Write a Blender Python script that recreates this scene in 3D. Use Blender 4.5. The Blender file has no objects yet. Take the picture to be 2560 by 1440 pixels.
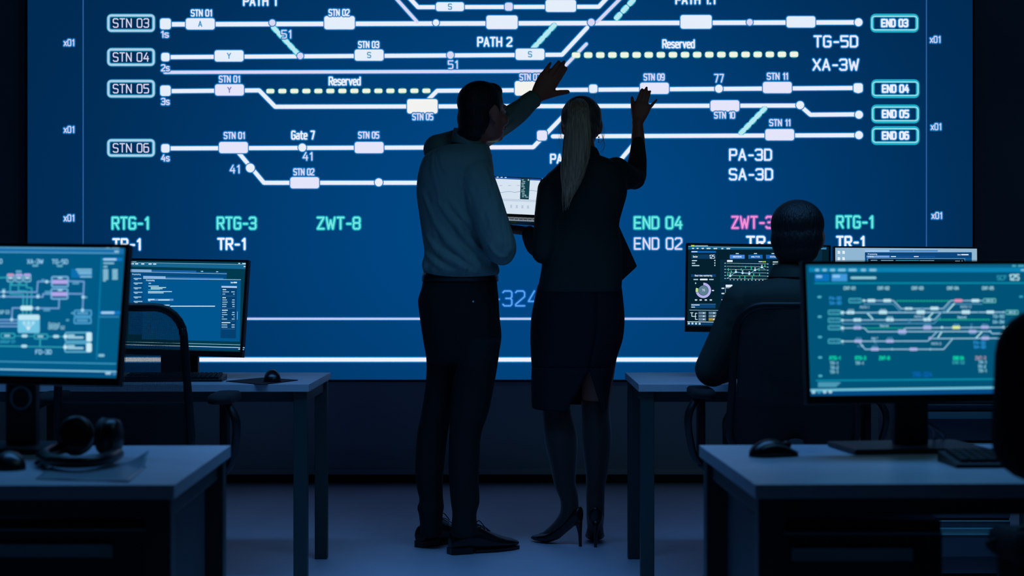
import bpy, bmesh, math, random
from mathutils import Vector, Matrix
random.seed(7)
SC = bpy.context.scene
COL = SC.collection
PI = math.pi
# ---------------------------------------------------------------- measured camera
F, CX, CY, H = 4160.0, 1280.0, 684.0, 1.106     # focal length in px, principal column, horizon row, eye height (m)
def P(px, py, d):
    """point of the room seen at pixel (px, py) at distance d from the camera wall"""
    return Vector(((px - CX) / F * d, d, H - (py - CY) / F * d))
def srgb(c):
    if isinstance(c, str):
        c = tuple(int(c[i:i + 2], 16) / 255 for i in (0, 2, 4))
    return tuple((x / 12.92 if x <= .04045 else ((x + .055) / 1.055) ** 2.4) for x in c)

# ---------------------------------------------------------------- materials
MATS = {}
def mat(name, col, rough=.5, metal=0., spec=.5, noise=0., nscale=20., bump=0., bscale=60., coat=0., stretch=None, sheen=0.):
    if name in MATS: return MATS[name]
    m = bpy.data.materials.new(name); m.use_nodes = True
    nt = m.node_tree; b = nt.nodes['Principled BSDF']
    c = (*srgb(col), 1) if isinstance(col, str) else (*col, 1)
    b.inputs['Base Color'].default_value = c
    b.inputs['Roughness'].default_value = rough
    b.inputs['Metallic'].default_value = metal
    b.inputs['Specular IOR Level'].default_value = spec
    b.inputs['Coat Weight'].default_value = coat
    b.inputs['Sheen Weight'].default_value = sheen
    tc = nt.nodes.new('ShaderNodeTexCoord')
    mp = nt.nodes.new('ShaderNodeMapping')
    nt.links.new(tc.outputs['Object'], mp.inputs['Vector'])
    if stretch: mp.inputs['Scale'].default_value = stretch
    if noise:
        n = nt.nodes.new('ShaderNodeTexNoise'); n.inputs['Scale'].default_value = nscale; n.inputs['Detail'].default_value = 5
        nt.links.new(mp.outputs['Vector'], n.inputs['Vector'])
        mx = nt.nodes.new('ShaderNodeMix'); mx.data_type = 'RGBA'; mx.blend_type = 'MULTIPLY'
        mx.inputs['Factor'].default_value = noise
        mx.inputs[6].default_value = c
        rmp = nt.nodes.new('ShaderNodeMapRange'); rmp.inputs[1].default_value = .3; rmp.inputs[2].default_value = .7
        rmp.inputs[3].default_value = .2; rmp.inputs[4].default_value = 1.5
        nt.links.new(n.outputs['Fac'], rmp.inputs[0])
        nt.links.new(rmp.outputs[0], mx.inputs[7])
        nt.links.new(mx.outputs[2], b.inputs['Base Color'])
    if bump:
        n2 = nt.nodes.new('ShaderNodeTexNoise'); n2.inputs['Scale'].default_value = bscale; n2.inputs['Detail'].default_value = 4
        nt.links.new(mp.outputs['Vector'], n2.inputs['Vector'])
        bp = nt.nodes.new('ShaderNodeBump'); bp.inputs['Strength'].default_value = bump; bp.inputs['Distance'].default_value = .02
        nt.links.new(n2.outputs['Fac'], bp.inputs['Height'])
        nt.links.new(bp.outputs[0], b.inputs['Normal'])
    MATS[name] = m
    return m
def emit(col, k=1.0):
    """light given off by a screen: colour as displayed (sRGB hex)"""
    name = 'screen_light_%s_%d' % (col, round(k * 100))
    if name in MATS: return MATS[name]
    m = bpy.data.materials.new(name); m.use_nodes = True
    nt = m.node_tree; nt.nodes.clear()
    e = nt.nodes.new('ShaderNodeEmission'); o = nt.nodes.new('ShaderNodeOutputMaterial')
    e.inputs[0].default_value = (*srgb(col), 1); e.inputs[1].default_value = k
    nt.links.new(e.outputs[0], o.inputs[0])
    MATS[name] = m
    return m

# ---------------------------------------------------------------- mesh building
class MB:
    def __init__(s): s.v = []; s.f = []; s.m = []
    def add(s, vs, fs, mi=0):
        b = len(s.v); s.v += [Vector(v) for v in vs]
        s.f += [tuple(b + i for i in f) for f in fs]; s.m += [mi] * len(fs); return s
    def box(s, c, size, mi=0, R=None):
        c = Vector(c); hx, hy, hz = size[0] / 2, size[1] / 2, size[2] / 2
        vs = [Vector((x, y, z)) for x in (-hx, hx) for y in (-hy, hy) for z in (-hz, hz)]
        if R is not None: vs = [R @ v for v in vs]
        return s.add([c + v for v in vs], [(0, 1, 3, 2), (4, 6, 7, 5), (0, 4, 5, 1), (2, 3, 7, 6), (0, 2, 6, 4), (1, 5, 7, 3)], mi)
    def span(s, a, b, mi=0):
        a = Vector(a); b = Vector(b); return s.box((a + b) / 2, [abs(x) for x in (b - a)], mi)
    def loft(s, rings, mi=0, cap=True, closed=True):
        n = len(rings[0]); vs = [p for r in rings for p in r]; fs = []
        for i in range(len(rings) - 1):
            for j in range(n if closed else n - 1):
                k = (j + 1) % n
                fs.append((i * n + j, i * n + k, (i + 1) * n + k, (i + 1) * n + j))
        if cap:
            fs.append(tuple(reversed(range(n)))); fs.append(tuple((len(rings) - 1) * n + j for j in range(n)))
        return s.add(vs, fs, mi)
    def tube(s, path, rad, n=12, mi=0, flat=None, up=None):
        """round (or flattened: flat = factor on the second axis) tube through the points"""
        path = [Vector(p) for p in path]
        if not hasattr(rad, '__len__'): rad = [rad] * len(path)
        rings = []; nrm = None
        for i, p in enumerate(path):
            t = (path[min(i + 1, len(path) - 1)] - path[max(i - 1, 0)]).normalized()
            if nrm is None:
                a = Vector(up) if up is not None else (Vector((0, 0, 1)) if abs(t.z) < .9 else Vector((0, 1, 0)))
                nrm = (a - t * a.dot(t)).normalized()
            else:
                nrm = (nrm - t * nrm.dot(t)).normalized()
            bi = t.cross(nrm)
            fl = flat if flat is not None else 1
            rings.append([p + nrm * (math.cos(2 * PI * k / n) * rad[i] * fl) + bi * (math.sin(2 * PI * k / n) * rad[i]) for k in range(n)])
        return s.loft(rings, mi)
    def ell(s, c, r, R=None, nu=20, nv=12, mi=0):
        c = Vector(c); vs = []; fs = []
        for i in range(1, nv):
            th = PI * i / nv
            for j in range(nu):
                ph = 2 * PI * j / nu
                v = Vector((r[0] * math.sin(th) * math.cos(ph), r[1] * math.sin(th) * math.sin(ph), r[2] * math.cos(th)))
                vs.append(c + (R @ v if R is not None else v))
        top = Vector((0, 0, r[2])); bot = -top
        vs += [c + (R @ top if R is not None else top), c + (R @ bot if R is not None else bot)]
        T, B = len(vs) - 2, len(vs) - 1
        for i in range(nv - 2):
            for j in range(nu):
                k = (j + 1) % nu
                fs.append((i * nu + j, (i + 1) * nu + j, (i + 1) * nu + k, i * nu + k))
        for j in range(nu):
            k = (j + 1) % nu
            fs.append((T, j, k)); fs.append((B, (nv - 2) * nu + k, (nv - 2) * nu + j))
        return s.add(vs, fs, mi)
    def cyl(s, a, b, r, n=20, mi=0): return s.tube([a, b], r, n, mi)
def ring(c, rx, ry, n=28, p=2.0, yaw=0.):
    c = Vector(c); out = []
    for k in range(n):
        t = 2 * PI * k / n; ct, st = math.cos(t), math.sin(t)
        x = math.copysign(abs(ct) ** (2 / p), ct) * rx; y = math.copysign(abs(st) ** (2 / p), st) * ry
        out.append(c + Vector((x * math.cos(yaw) + y * math.sin(yaw), -x * math.sin(yaw) + y * math.cos(yaw), 0)))
    return out
def pring(py, xl, xr, d, ry, n=28, p=2.2):
    """horizontal oval whose outline is measured on the photograph at row py, centred at distance d"""
    a, b = P(xl, py, d), P(xr, py, d)
    return ring((a + b) / 2, (b.x - a.x) / 2, ry, n, p)
def smooth_path(pts, k=6):
    """Catmull-Rom through the points (tuples of any length)"""
    pts = [tuple(p) for p in pts]; out = []
    for i in range(len(pts) - 1):
        p0, p1, p2, p3 = pts[max(i - 1, 0)], pts[i], pts[i + 1], pts[min(i + 2, len(pts) - 1)]
        for j in range(k):
            t = j / k
            out.append(tuple(.5 * (2 * b + (c - a) * t + (2 * a - 5 * b + 4 * c - d) * t * t + (3 * b - a - 3 * c + d) * t ** 3)
                             for a, b, c, d in zip(p0, p1, p2, p3)))
    out.append(pts[-1]); return out

WM = {}
def thing(name, label, cat, loc=(0, 0, 0), rz=0, group=None, M=None):
    o = bpy.data.objects.new(name, None); COL.objects.link(o); o.empty_display_size = .1
    if M is None: M = Matrix.Translation(Vector(loc)) @ Matrix.Rotation(rz, 4, 'Z')
    o.matrix_world = M; WM[o.name] = M.copy()
    tag(o, label, cat, group)
    return o
def tag(o, label=None, cat=None, group=None, kind=None):
    for k, v in (('label', label), ('category', cat), ('group', group), ('kind', kind)):
        if v: o[k] = v
    return o
def build(mb, name, mats, parent=None, smooth=False, bevel=0, remesh=0, sm=0, sub=0, local=False, label=None, loc=None, seg=2, solid=0, auto=False):
    """links what mb collected as ONE mesh; coordinates are the room's unless local (then the parent's)"""
    me = bpy.data.meshes.new(name)
    inv = None
    if parent is not None and not local: inv = WM[parent.name].inverted()
    off = Vector(loc) if loc is not None else None
    vs = [(inv @ v if inv is not None else (v - off if off is not None else v)) for v in mb.v]
    me.from_pydata([tuple(v) for v in vs], [], mb.f)
    if not isinstance(mats, (list, tuple)): mats = [mats]
    for m in mats: me.materials.append(m)
    me.polygons.foreach_set('material_index', mb.m)
    if smooth: me.polygons.foreach_set('use_smooth', [True] * len(me.polygons))
    me.validate()
    b = bmesh.new(); b.from_mesh(me); bmesh.ops.recalc_face_normals(b, faces=b.faces); b.to_mesh(me); b.free()
    o = bpy.data.objects.new(name, me); COL.objects.link(o)
    if off is not None: o.location = off
    if parent is not None:
        o.parent = parent; WM[o.name] = WM[parent.name]
    if solid:
        md = o.modifiers.new('solid', 'SOLIDIFY'); md.thickness = solid; md.offset = 0
    if bevel:
        md = o.modifiers.new('bevel', 'BEVEL'); md.width = bevel; md.segments = seg; md.limit_method = 'ANGLE'; md.angle_limit = .6
    if remesh:
        md = o.modifiers.new('skin', 'REMESH'); md.mode = 'VOXEL'; md.voxel_size = remesh; md.use_smooth_shade = True
    if sm:
        md = o.modifiers.new('soften', 'SMOOTH'); md.factor = .5; md.iterations = sm
    if sub:
        md = o.modifiers.new('sub', 'SUBSURF'); md.levels = sub; md.render_levels = sub
    if label: o['label'] = label
    return o
def copy_tree(o, parent=None):
    c = o.copy(); COL.objects.link(c)
    if parent is not None: c.parent = parent
    for ch in list(o.children): copy_tree(ch, c)
    return c
def struct(name, mb, m, bevel=0):
    o = build(mb, name, m, bevel=bevel); o['kind'] = 'structure'; return o

# ---------------------------------------------------------------- stroke lettering
G = {}
for ln in '''0|1,0 5,0 6,1 6,9 5,10 1,10 0,9 0,1 1,0
1|1.2,8 3.2,10 3.2,0
2|0,9 1,10 5,10 6,9 6,6.2 0,1 0,0 6,0
3|0,9 1,10 5,10 6,9 6,6 5,5 2,5;5,5 6,4 6,1 5,0 1,0 0,1
4|4,10 0,3 6.2,3;5,6 5,0
5|6,10 0,10 0,5.6 4.8,5.6 6,4.6 6,1 5,0 .6,0
6|5.5,10 1,10 0,9 0,1 1,0 5,0 6,1 6,5 5,6 0,6
7|0,10 6,10 2.6,0
8|1,5.2 0,6.2 0,9 1,10 5,10 6,9 6,6.2 5,5.2 1,5.2 0,4.2 0,1 1,0 5,0 6,1 6,4.2 5,5.2
9|.5,0 5,0 6,1 6,9 5,10 1,10 0,9 0,5 1,4 6,4
A|0,0 3,10 6,0;1,3 5,3
B|0,0 0,10 5,10 6,9 6,6 5,5 0,5;5,5 6,4 6,1 5,0 0,0
C|6,9 5,10 1,10 0,9 0,1 1,0 5,0 6,1
D|0,0 0,10 4.6,10 6,8.6 6,1.4 4.6,0 0,0
E|5.6,10 0,10 0,0 5.6,0;0,5 4.8,5
F|5.6,10 0,10 0,0;0,5 4.8,5
G|6,9 5,10 1,10 0,9 0,1 1,0 5,0 6,1 6,5 3.6,5
H|0,0 0,10;6,0 6,10;0,5 6,5
I|3,0 3,10
K|0,0 0,10;6,10 0,4.5;2,6 6,0
L|0,10 0,0 5.6,0
M|0,0 0,10 3.5,4 7,10 7,0
N|0,0 0,10 6,0 6,10
O|1,0 5,0 6,1 6,9 5,10 1,10 0,9 0,1 1,0
P|0,0 0,10 5,10 6,9 6,5.6 5,4.6 0,4.6
R|0,0 0,10 5,10 6,9 6,5.8 5,4.8 0,4.8;3.2,4.8 6,0
S|6,9 5,10 1,10 0,9 0,6 1,5.2 5,4.8 6,4 6,1 5,0 1,0 0,1
T|0,10 6,10;3,10 3,0
U|0,10 0,1 1,0 5,0 6,1 6,10
V|0,10 3,0 6,10
W|0,10 1.9,0 4,7.5 6.1,0 8,10
X|0,0 6,10;0,10 6,0
Y|0,10 3,5 6,10;3,5 3,0
Z|0,10 6,10 0,0 6,0
a|.6,6.6 4,7 5,6 5,0;5,3.8 1,3.8 0,3 0,1 1,0 4,.2 5,1
b|0,10 0,0 4,0 5,1 5,6 4,7 0,7
c|5,6 4,7 1,7 0,6 0,1 1,0 4,0 5,1
d|5,10 5,0 1,0 0,1 0,6 1,7 5,7
e|0,3.6 5,3.6 5,6 4,7 1,7 0,6 0,1 1,0 4.6,0
f|1.6,0 1.6,9 2.6,10 4,10;0,7 4,7
g|5,7 1,7 0,6 0,1 1,0 5,0;5,7 5,-2 4,-3 1,-3
h|0,0 0,10;0,7 4,7 5,6 5,0
i|1,0 1,7;1,9.2 1,9.8
k|0,0 0,10;4.6,7 0,3;1.6,4.4 5,0
l|1,10 1,0
m|0,0 0,7 3,7 3.6,6.4 3.6,0;3.6,6.4 4.2,7 6.6,7 7.2,6.4 7.2,0
n|0,0 0,7 4,7 5,6 5,0
o|1,0 4,0 5,1 5,6 4,7 1,7 0,6 0,1 1,0
p|0,-3 0,7 4,7 5,6 5,1 4,0 0,0
r|0,0 0,7;0,5.4 1.6,7 3.6,7
s|4.8,6.4 4,7 1,7 0,6.2 0,4.5 1,3.8 4,3.3 5,2.6 5,.8 4,0 1,0 .2,.6
t|1.4,9.4 1.4,1 2.4,0 4,0;0,7 4,7
u|0,7 0,1 1,0 5,0;5,7 5,0
v|0,7 2.5,0 5,7
w|0,7 1.6,0 3.4,6 5.2,0 6.8,7
x|0,0 5,7;0,7 5,0
y|0,7 2.5,0;5,7 2,-3
-|.8,4.4 4.4,4.4
.|.6,0 .8,.2
:|.6,1.4 .6,1.8;.6,5.4 .6,5.8
/|0,0 4,10'''.split('\n'):
    ch, st = ln.split('|', 1)
    G[ch] = [[tuple(float(q) for q in p.split(',')) for p in s_.split()] for s_ in st.split(';')]
G[' '] = []
def gw(ch):
    if ch == ' ': return 2.6
    xs = [p[0] for s_ in G[ch] for p in s_]
    return max(xs) if ch in 'Wmw1' or ch.islower() or ch in '-.:M' else max(max(xs), 6.0 if ch != 'I' else 3.4)

class Canvas:
    """draws flat screen graphics: coordinates are photo pixels, put on the screen's own plane by to3(x, y, lift)"""
    def __init__(s, to3): s.to3 = to3; s.mb = MB(); s.mats = []; s.lift = .0008
    def mi(s, m):
        if isinstance(m, str): m = emit(m)
        if m not in s.mats: s.mats.append(m)
        return s.mats.index(m)
    def poly(s, pts, col, L=1):
        s.mb.add([s.to3(x, y, L * s.lift) for x, y in pts], [tuple(range(len(pts)))], s.mi(col))
    def rect(s, cx, cy, w, h, col, L=1, r=0):
        if r <= 0:
            return s.poly([(cx - w / 2, cy - h / 2), (cx + w / 2, cy - h / 2), (cx + w / 2, cy + h / 2), (cx - w / 2, cy + h / 2)], col, L)
        s.poly(s.rr(cx, cy, w, h, r), col, L)
    def rr(s, cx, cy, w, h, r, n=4):
        r = min(r, w / 2, h / 2); out = []
        for ax, ay, a0 in ((cx + w / 2 - r, cy + h / 2 - r, 0), (cx - w / 2 + r, cy + h / 2 - r, 90), (cx - w / 2 + r, cy - h / 2 + r, 180), (cx + w / 2 - r, cy - h / 2 + r, 270)):
            for k in range(n + 1):
                a = math.radians(a0 + 90 * k / n); out.append((ax + r * math.cos(a), ay + r * math.sin(a)))
        return out
    def frame(s, cx, cy, w, h, t, col, L=1, r=6):
        a = s.rr(cx, cy, w + t, h + t, r + t / 2); b = s.rr(cx, cy, w - t, h - t, max(r - t / 2, .5)); n = len(a)
        vs = [s.to3(x, y, L * s.lift) for x, y in a + b]
        s.mb.add(vs, [(i, (i + 1) % n, n + (i + 1) % n, n + i) for i in range(n)], s.mi(col))
    def disc(s, cx, cy, r, col, L=1, n=16):
        s.poly([(cx + r * math.cos(2 * PI * k / n), cy + r * math.sin(2 * PI * k / n)) for k in range(n)], col, L)
    def line(s, pts, w, col, L=1, cap=True):
        for (x0, y0), (x1, y1) in zip(pts, pts[1:]):
            dx, dy = x1 - x0, y1 - y0; l = math.hypot(dx, dy)
            if l < 1e-6: continue
            nx, ny = -dy / l * w / 2, dx / l * w / 2
            s.poly([(x0 + nx, y0 + ny), (x1 + nx, y1 + ny), (x1 - nx, y1 - ny), (x0 - nx, y0 - ny)], col, L)
        for i, (x, y) in enumerate(pts):
            if cap or 0 < i < len(pts) - 1: s.disc(x, y, w / 2, col, L, 8)
    def dashes(s, a, b, n, w, h, col, L=1, halo=None):
        for i in range(n):
            t = (i + .5) / n; x, y = a[0] + (b[0] - a[0]) * t, a[1] + (b[1] - a[1]) * t
            l = math.hypot(b[0] - a[0], b[1] - a[1]); ux, uy = (b[0] - a[0]) / l, (b[1] - a[1]) / l
            q = max(w - h, 1) / 2
            if halo: s.line([(x - ux * q, y - uy * q), (x + ux * q, y + uy * q)], h + 5, halo, L)
            q = w / 2; s.line([(x - ux * q, y - uy * q), (x + ux * q, y + uy * q)], h * .8, col, L + 1, cap=False); q = w / 2 - h * .14; s.line([(x - ux * q, y - uy * q), (x + ux * q, y + uy * q)], h, col, L + 1, cap=False)
    def text(s, cx, cy, h, txt, col, wt=.16, L=3, w=None, halo=None, sp=2.6, al='c'):
        """stroke lettering of height h centred on (cx, cy); w fits the line to that width"""
        k = h / 10; tot = sum(gw(c) for c in txt) + sp * (len(txt) - 1)
        kx = k if w is None else w / tot
        x = cx - tot * kx / 2 if al == 'c' else (cx if al == 'l' else cx - tot * kx)
        for ps in ((1, halo), (0, col)):
            if ps[1] is None: continue
            xx = x
            for c in txt:
                off = (6 - max(p[0] for q in G[c] for p in q)) / 2 if c == 'I' else 0
                for stk in G[c]:
                    s.line([(xx + (p[0] + 0 * off) * kx, cy + h / 2 - p[1] * k) for p in stk], wt * h + (5.5 if ps[0] else 0), ps[1], L - ps[0])
                xx += (gw(c) + sp) * kx
    def bar(s, x0, x1, y, h, col, L=3): s.rect((x0 + x1) / 2, y, x1 - x0, h, col, L, r=h * .4)
    def done(s, name, parent): return build(s.mb, name, s.mats, parent)
# ================================================================ THE ROOM
WALL_Y, SCR_Y = 8.85, 8.75
m_floor = mat('carpet_tile_grey', 'c9c6d6', rough=.5, spec=.55, noise=.35, nscale=1.3, bump=.12, bscale=220, stretch=(1, .35, 1))
m_wall = mat('dark_painted_wall', '66788a', rough=.75, noise=.15, nscale=3)
m_black = mat('black_skirting', '0a0b0d', rough=.6)
m_ceil = mat('dark_ceiling', '20242b', rough=.9)
struct('floor', MB().span((-4.6, -3.2, -.1), (4.6, WALL_Y + .1, 0)), m_floor)
struct('ceiling', MB().span((-4.6, -3.2, 3.75), (4.6, WALL_Y + .1, 3.85)), m_ceil)
struct('wall_back', MB().span((-4.6, WALL_Y, 0), (4.6, WALL_Y + .1, 3.75)), m_wall)
struct('wall_left', MB().span((-4.7, -3.2, 0), (-4.6, WALL_Y + .1, 3.75)), m_wall)
struct('wall_right', MB().span((4.6, -3.2, 0), (4.7, WALL_Y + .1, 3.75)), m_wall)
struct('wall_front', MB().span((-4.6, -3.3, 0), (4.6, -3.2, 3.75)), m_wall)
struct('baseboard_back', MB().span((-4.6, WALL_Y - .055, 0), (4.6, WALL_Y, .044)), m_black)
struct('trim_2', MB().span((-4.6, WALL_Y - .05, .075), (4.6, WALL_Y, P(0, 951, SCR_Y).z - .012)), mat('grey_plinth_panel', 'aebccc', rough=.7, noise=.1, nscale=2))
struct('trim_1', MB().span((-4.6, WALL_Y - .06, .044), (4.6, WALL_Y, .075)), mat('grey_wall_ledge', 'c2cad6', rough=.5), bevel=.003)

# ================================================================ THE VIDEO WALL
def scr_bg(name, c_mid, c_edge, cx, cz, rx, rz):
    """blue of the big screen; view-angle falloff painted into its emission, brightest lower middle"""
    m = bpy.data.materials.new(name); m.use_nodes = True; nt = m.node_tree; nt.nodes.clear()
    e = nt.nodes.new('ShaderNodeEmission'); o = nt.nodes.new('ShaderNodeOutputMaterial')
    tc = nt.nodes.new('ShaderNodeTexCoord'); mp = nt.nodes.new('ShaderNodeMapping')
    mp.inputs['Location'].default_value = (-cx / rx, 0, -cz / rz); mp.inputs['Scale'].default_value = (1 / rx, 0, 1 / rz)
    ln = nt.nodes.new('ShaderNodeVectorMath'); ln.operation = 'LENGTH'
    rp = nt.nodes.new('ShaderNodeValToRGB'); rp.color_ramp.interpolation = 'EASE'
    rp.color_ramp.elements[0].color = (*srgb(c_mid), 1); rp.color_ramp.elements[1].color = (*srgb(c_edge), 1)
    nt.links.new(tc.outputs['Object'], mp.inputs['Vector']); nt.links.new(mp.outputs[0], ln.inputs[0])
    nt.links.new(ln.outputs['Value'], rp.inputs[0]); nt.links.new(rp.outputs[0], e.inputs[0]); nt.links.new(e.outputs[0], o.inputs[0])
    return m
X0, X1, Y0, Y1 = 69, 2431, -380, 949           # outline of the lit screen on the photograph
a, b = P(X0, Y1, SCR_Y), P(X1, Y0, SCR_Y)
wall_screen = thing('video_wall', 'huge glowing blue control room video wall showing a white railway track diagram', 'video wall', (0, SCR_Y, a.z))
build(MB().span((a.x - .012, SCR_Y + .004, a.z - .012), (b.x + .012, WALL_Y, b.z + .012)), 'casing', mat('display_casing', '0b0d11', rough=.5), wall_screen)
L0, L1 = P(208, 0, SCR_Y).x, P(2316, 0, SCR_Y).x
def quad(x0, x1, z0, z1, y): return MB().add([(x0, y, z0), (x1, y, z0), (x1, y, z1), (x0, y, z1)], [(0, 1, 2, 3)])
m_bg = scr_bg('screen_blue_falloff', '004785', '002a52', .06, P(0, 560, 0 or SCR_Y).z - a.z, 2.9, 2.3)
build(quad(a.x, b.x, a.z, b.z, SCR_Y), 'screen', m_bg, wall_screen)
wto3 = lambda x, y, L: P(x, y, SCR_Y) + Vector((0, -L, 0))
W, LAV, CY_, TEAL, DASH = 'e9effa', 'c3c8ec', '0a6fb4', '3cc9d2', 'eef3dc'

def diagram(lines, marks, txt, T, k, pal, full=True):
    """the track plan of the big screen; T maps its pixel layout to a canvas, k scales widths"""
    w, lav, halo, teal, dash, box, boxp, tagm, hl = (pal[q] for q in ('w', 'lav', 'halo', 'teal', 'dash', 'box', 'boxp', 'tag', 'hl'))
    def ln(pts, wd, col=None, h=True, L=2):
        q = [T(*p) for p in pts]
        if h and halo: lines.line(q, wd * k + 5 * hl, halo, 1)
        lines.line(q, wd * k, col or w, L)
    def bx(x, y, wd=72, ht=28, col=None, ch=None, chc='2a8fc0'):
        X, Y = T(x, y)
        if halo: marks.rect(X, Y, wd * k + 5 * hl, ht * k + 5 * hl, halo, 4, r=8 * k)
        marks.rect(X, Y, wd * k, ht * k, col or box, 5, r=6 * k)
        if ch: txt.text(X, Y, 13 * k, ch, chc, .2, 8)
    def dot(x, y, r=9, col=None):
        X, Y = T(x, y)
        if halo: marks.disc(X, Y, r * k + 2.5 * hl, halo, 4)
        marks.disc(X, Y, r * k, col or w, 5)
    def sq(x, y, q=22, col=None): bx(x, y, q, q, col)
    def tx(x, y, h, s, wd=None, col=None, wt=.2, hal=True):
        X, Y = T(x, y); txt.text(X, Y, h * k, s, col or w, wt, 8, wd * k if wd else None, halo if hal and halo else None)
    def dsh(p, q, n, wd, ht, col, hal): lines.dashes(T(*p), T(*q), n, wd * k, ht * k, col, 2, hal if halo else None)
    def tags(x, y, s, end=False):
        X, Y = T(x, y)
        if end:
            marks.frame(X, Y, 112 * k, 38 * k, 9 * k, teal, 4, r=8 * k)
            marks.frame(X, Y, 113 * k, 34 * k, 2.5 * k, 'a6e4ee', 5, r=7 * k)
            tx(x, y, 17, s, 64, wt=.27)
        else:
            marks.frame(X, Y, 113 * k, 38 * k, 10 * k, '1483ac', 4, r=8 * k)
            marks.frame(X, Y, 113 * k, 38 * k, 5.5 * k, tagm, 5, r=7 * k)
            tx(x, y, 21, s, 88, pal['lav'], .13, False)
    # -- row above the picture's top edge and the passing loop under it
    ln([(644, -69), (964, -69), (1045, 18), (1497, 17), (1578, -69), (1917, -69)], 10)
    ln([(644, -33), (964, -33), (1043, 55)], 8, lav); ln([(1492, 56), (1580, -33), (1917, -33)], 8, lav)
    for x in (725, 895): bx(x, -69)
    bx(1660, -69, col=pal['pink']); bx(1842, -69); sq(644, -69); tags(550, -69, 'STN 02'); tags(1995, -69, 'END 02', True)
    dsh((992, -66), (1560, -66), 18, 20, 12, dash, '2f9c9a')
    bx(1125, 17, 70, 22, ch='S'); sq(1272, 17, 20, lav); bx(1402, 15, 76, 30)
    # -- row 03
    ln([(414, 61), (2147, 56)], 11)
    sq(414, 60, 27); bx(501, 60, ch='A'); dot(681, 57, 8, lav); bx(849, 57, 76, 33); dot(1090, 57, 8); bx(1255, 56, 78, 34); dot(1478, 56, 9, lav)
    bx(1740, 55, 78, 34); dot(1874, 56, 8, lav); bx(2002, 55); dot(2146, 56, 10)
    dsh((681, 66), (748, 138), 5, 21, 11, 'b5e9f2', teal); dsh((1389, 60), (1330, 124), 4, 22, 11, 'b5e9f2', teal); dsh((1620, -40), (1537, 50), 5, 22, 12, 'b5e9f2', teal)
    tags(328, 58, 'STN 03'); tags(2236, 58, 'END 03', True)
    # -- row 04
    ln([(414, 143), (1405, 137), (1468, 69)], 10)
    sq(414, 143, 21); bx(573, 140, ch='Y'); dot(751, 140, 8, lav); bx(923, 138, ch='S'); dot(1126, 138, 9, lav); bx(1325, 136, ch='S')
    ln([(412, 181), (1400, 178), (1466, 110)], 8, lav)
    dsh((1425, 138), (2000, 136), 19, 20, 13, dash, '2f9c9a')
    tags(328, 143, 'STN 04')
    # -- row 05
    ln([(414, 228), (648, 226), (688, 267), (2000, 264), (2026, 287), (2146, 286)], 10)
    ln([(1070, 250), (1093, 227), (2146, 220)], 10)
    sq(414, 227, 26); bx(574, 225, col=boxp, ch='Y', chc='6a70c0'); bx(1056, 266, 76, 36, 'f2f3f0' if full else boxp); bx(1325, 221, 76, 36, boxp if not full else 'f2f3ee')
    sq(1483, 222, 21); bx(1636, 221, col=boxp if full else pal['yel']); dot(1797, 222, 10); bx(1943, 219, col=boxp); sq(2145, 220, 23); dot(2145, 222, 11)
    bx(1812, 265, col=boxp); dot(2000, 263, 10); dot(2147, 287, 10)
    dsh((661, 228), (1081, 227), 14, 19, 10, dash, '2f9c9a')
    dsh((1915, 268), (1849, 336), 5, 19, 11, 'b5e9f2', teal)
    tags(328, 222, 'STN 05'); tags(2238, 222, 'END 04', True); tags(2238, 285, 'END 05', True)
    # -- row 06 and its branch
    ln([(414, 371), (1333, 368), (1432, 266)], 10); ln([(1382, 341), (2147, 338)], 10)
    ln([(590, 374), (660, 457), (1503, 457), (1600, 342)], 10)
    sq(414, 371, 21); bx(584, 369, col=boxp); dot(756, 369, 10); bx(923, 369, col=boxp); sq(1355, 339, 25, boxp); dot(626, 420, 11)
    bx(762, 457, col=boxp); dot(947, 456, 10); bx(1177, 457, col=boxp); dot(1358, 457, 10); bx(1949, 337, col=boxp); dot(2147, 338, 10)
    dsh((1480, 272), (1440, 330), 4, 19, 11, 'b5e9f2', teal)
    tags(328, 370, 'STN 06'); tags(2238, 339, 'END 06', True)
    # -- lettering
    for x, y, s in ((504, 33, 'STN 01'), (848, 32, 'STN 02'), (922, 112, 'STN 03'), (574, 198, 'STN 01'), (1057, 292, 'STN 05'), (1325, 193, 'STN 07'),
                    (1635, 193, 'STN 09'), (1943, 191, 'STN 11'), (1811, 288, 'STN 10'), (586, 339, 'STN 01'), (922, 338, 'STN 05'), (760, 430, 'STN 02'), (1949, 307, 'STN 11')):
        tx(x, y, 15, s, 50, lav if y > 180 else w)
    for x, y, s in ((412, 86, '1s'), (414, 170, '2s'), (414, 254, '3s'), (414, 395, '4s')): tx(x, y, 15, s, 19, lav)
    for x, y, s in ((716, 86, '51'), (1132, 162, '51'), (1797, 196, '77'), (769, 391, '41'), (587, 423, '41')): tx(x, y, 19, s, 22, lav, .15)
    tx(862, 203, 19, 'Reserved', 77); tx(1696, 110, 19, 'Reserved', 78); tx(758, 338, 19, 'Gate 7', 56)
    for x, y, s, wd in ((1237, 105, 'PATH 2', 84), (650, 3, 'PATH 1', 80), (1738, -1, 'PATH 1.1', 96), (1420, 397, 'PATH 3', 86)): tx(x, y, 21, s, wd)
    return tx

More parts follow.
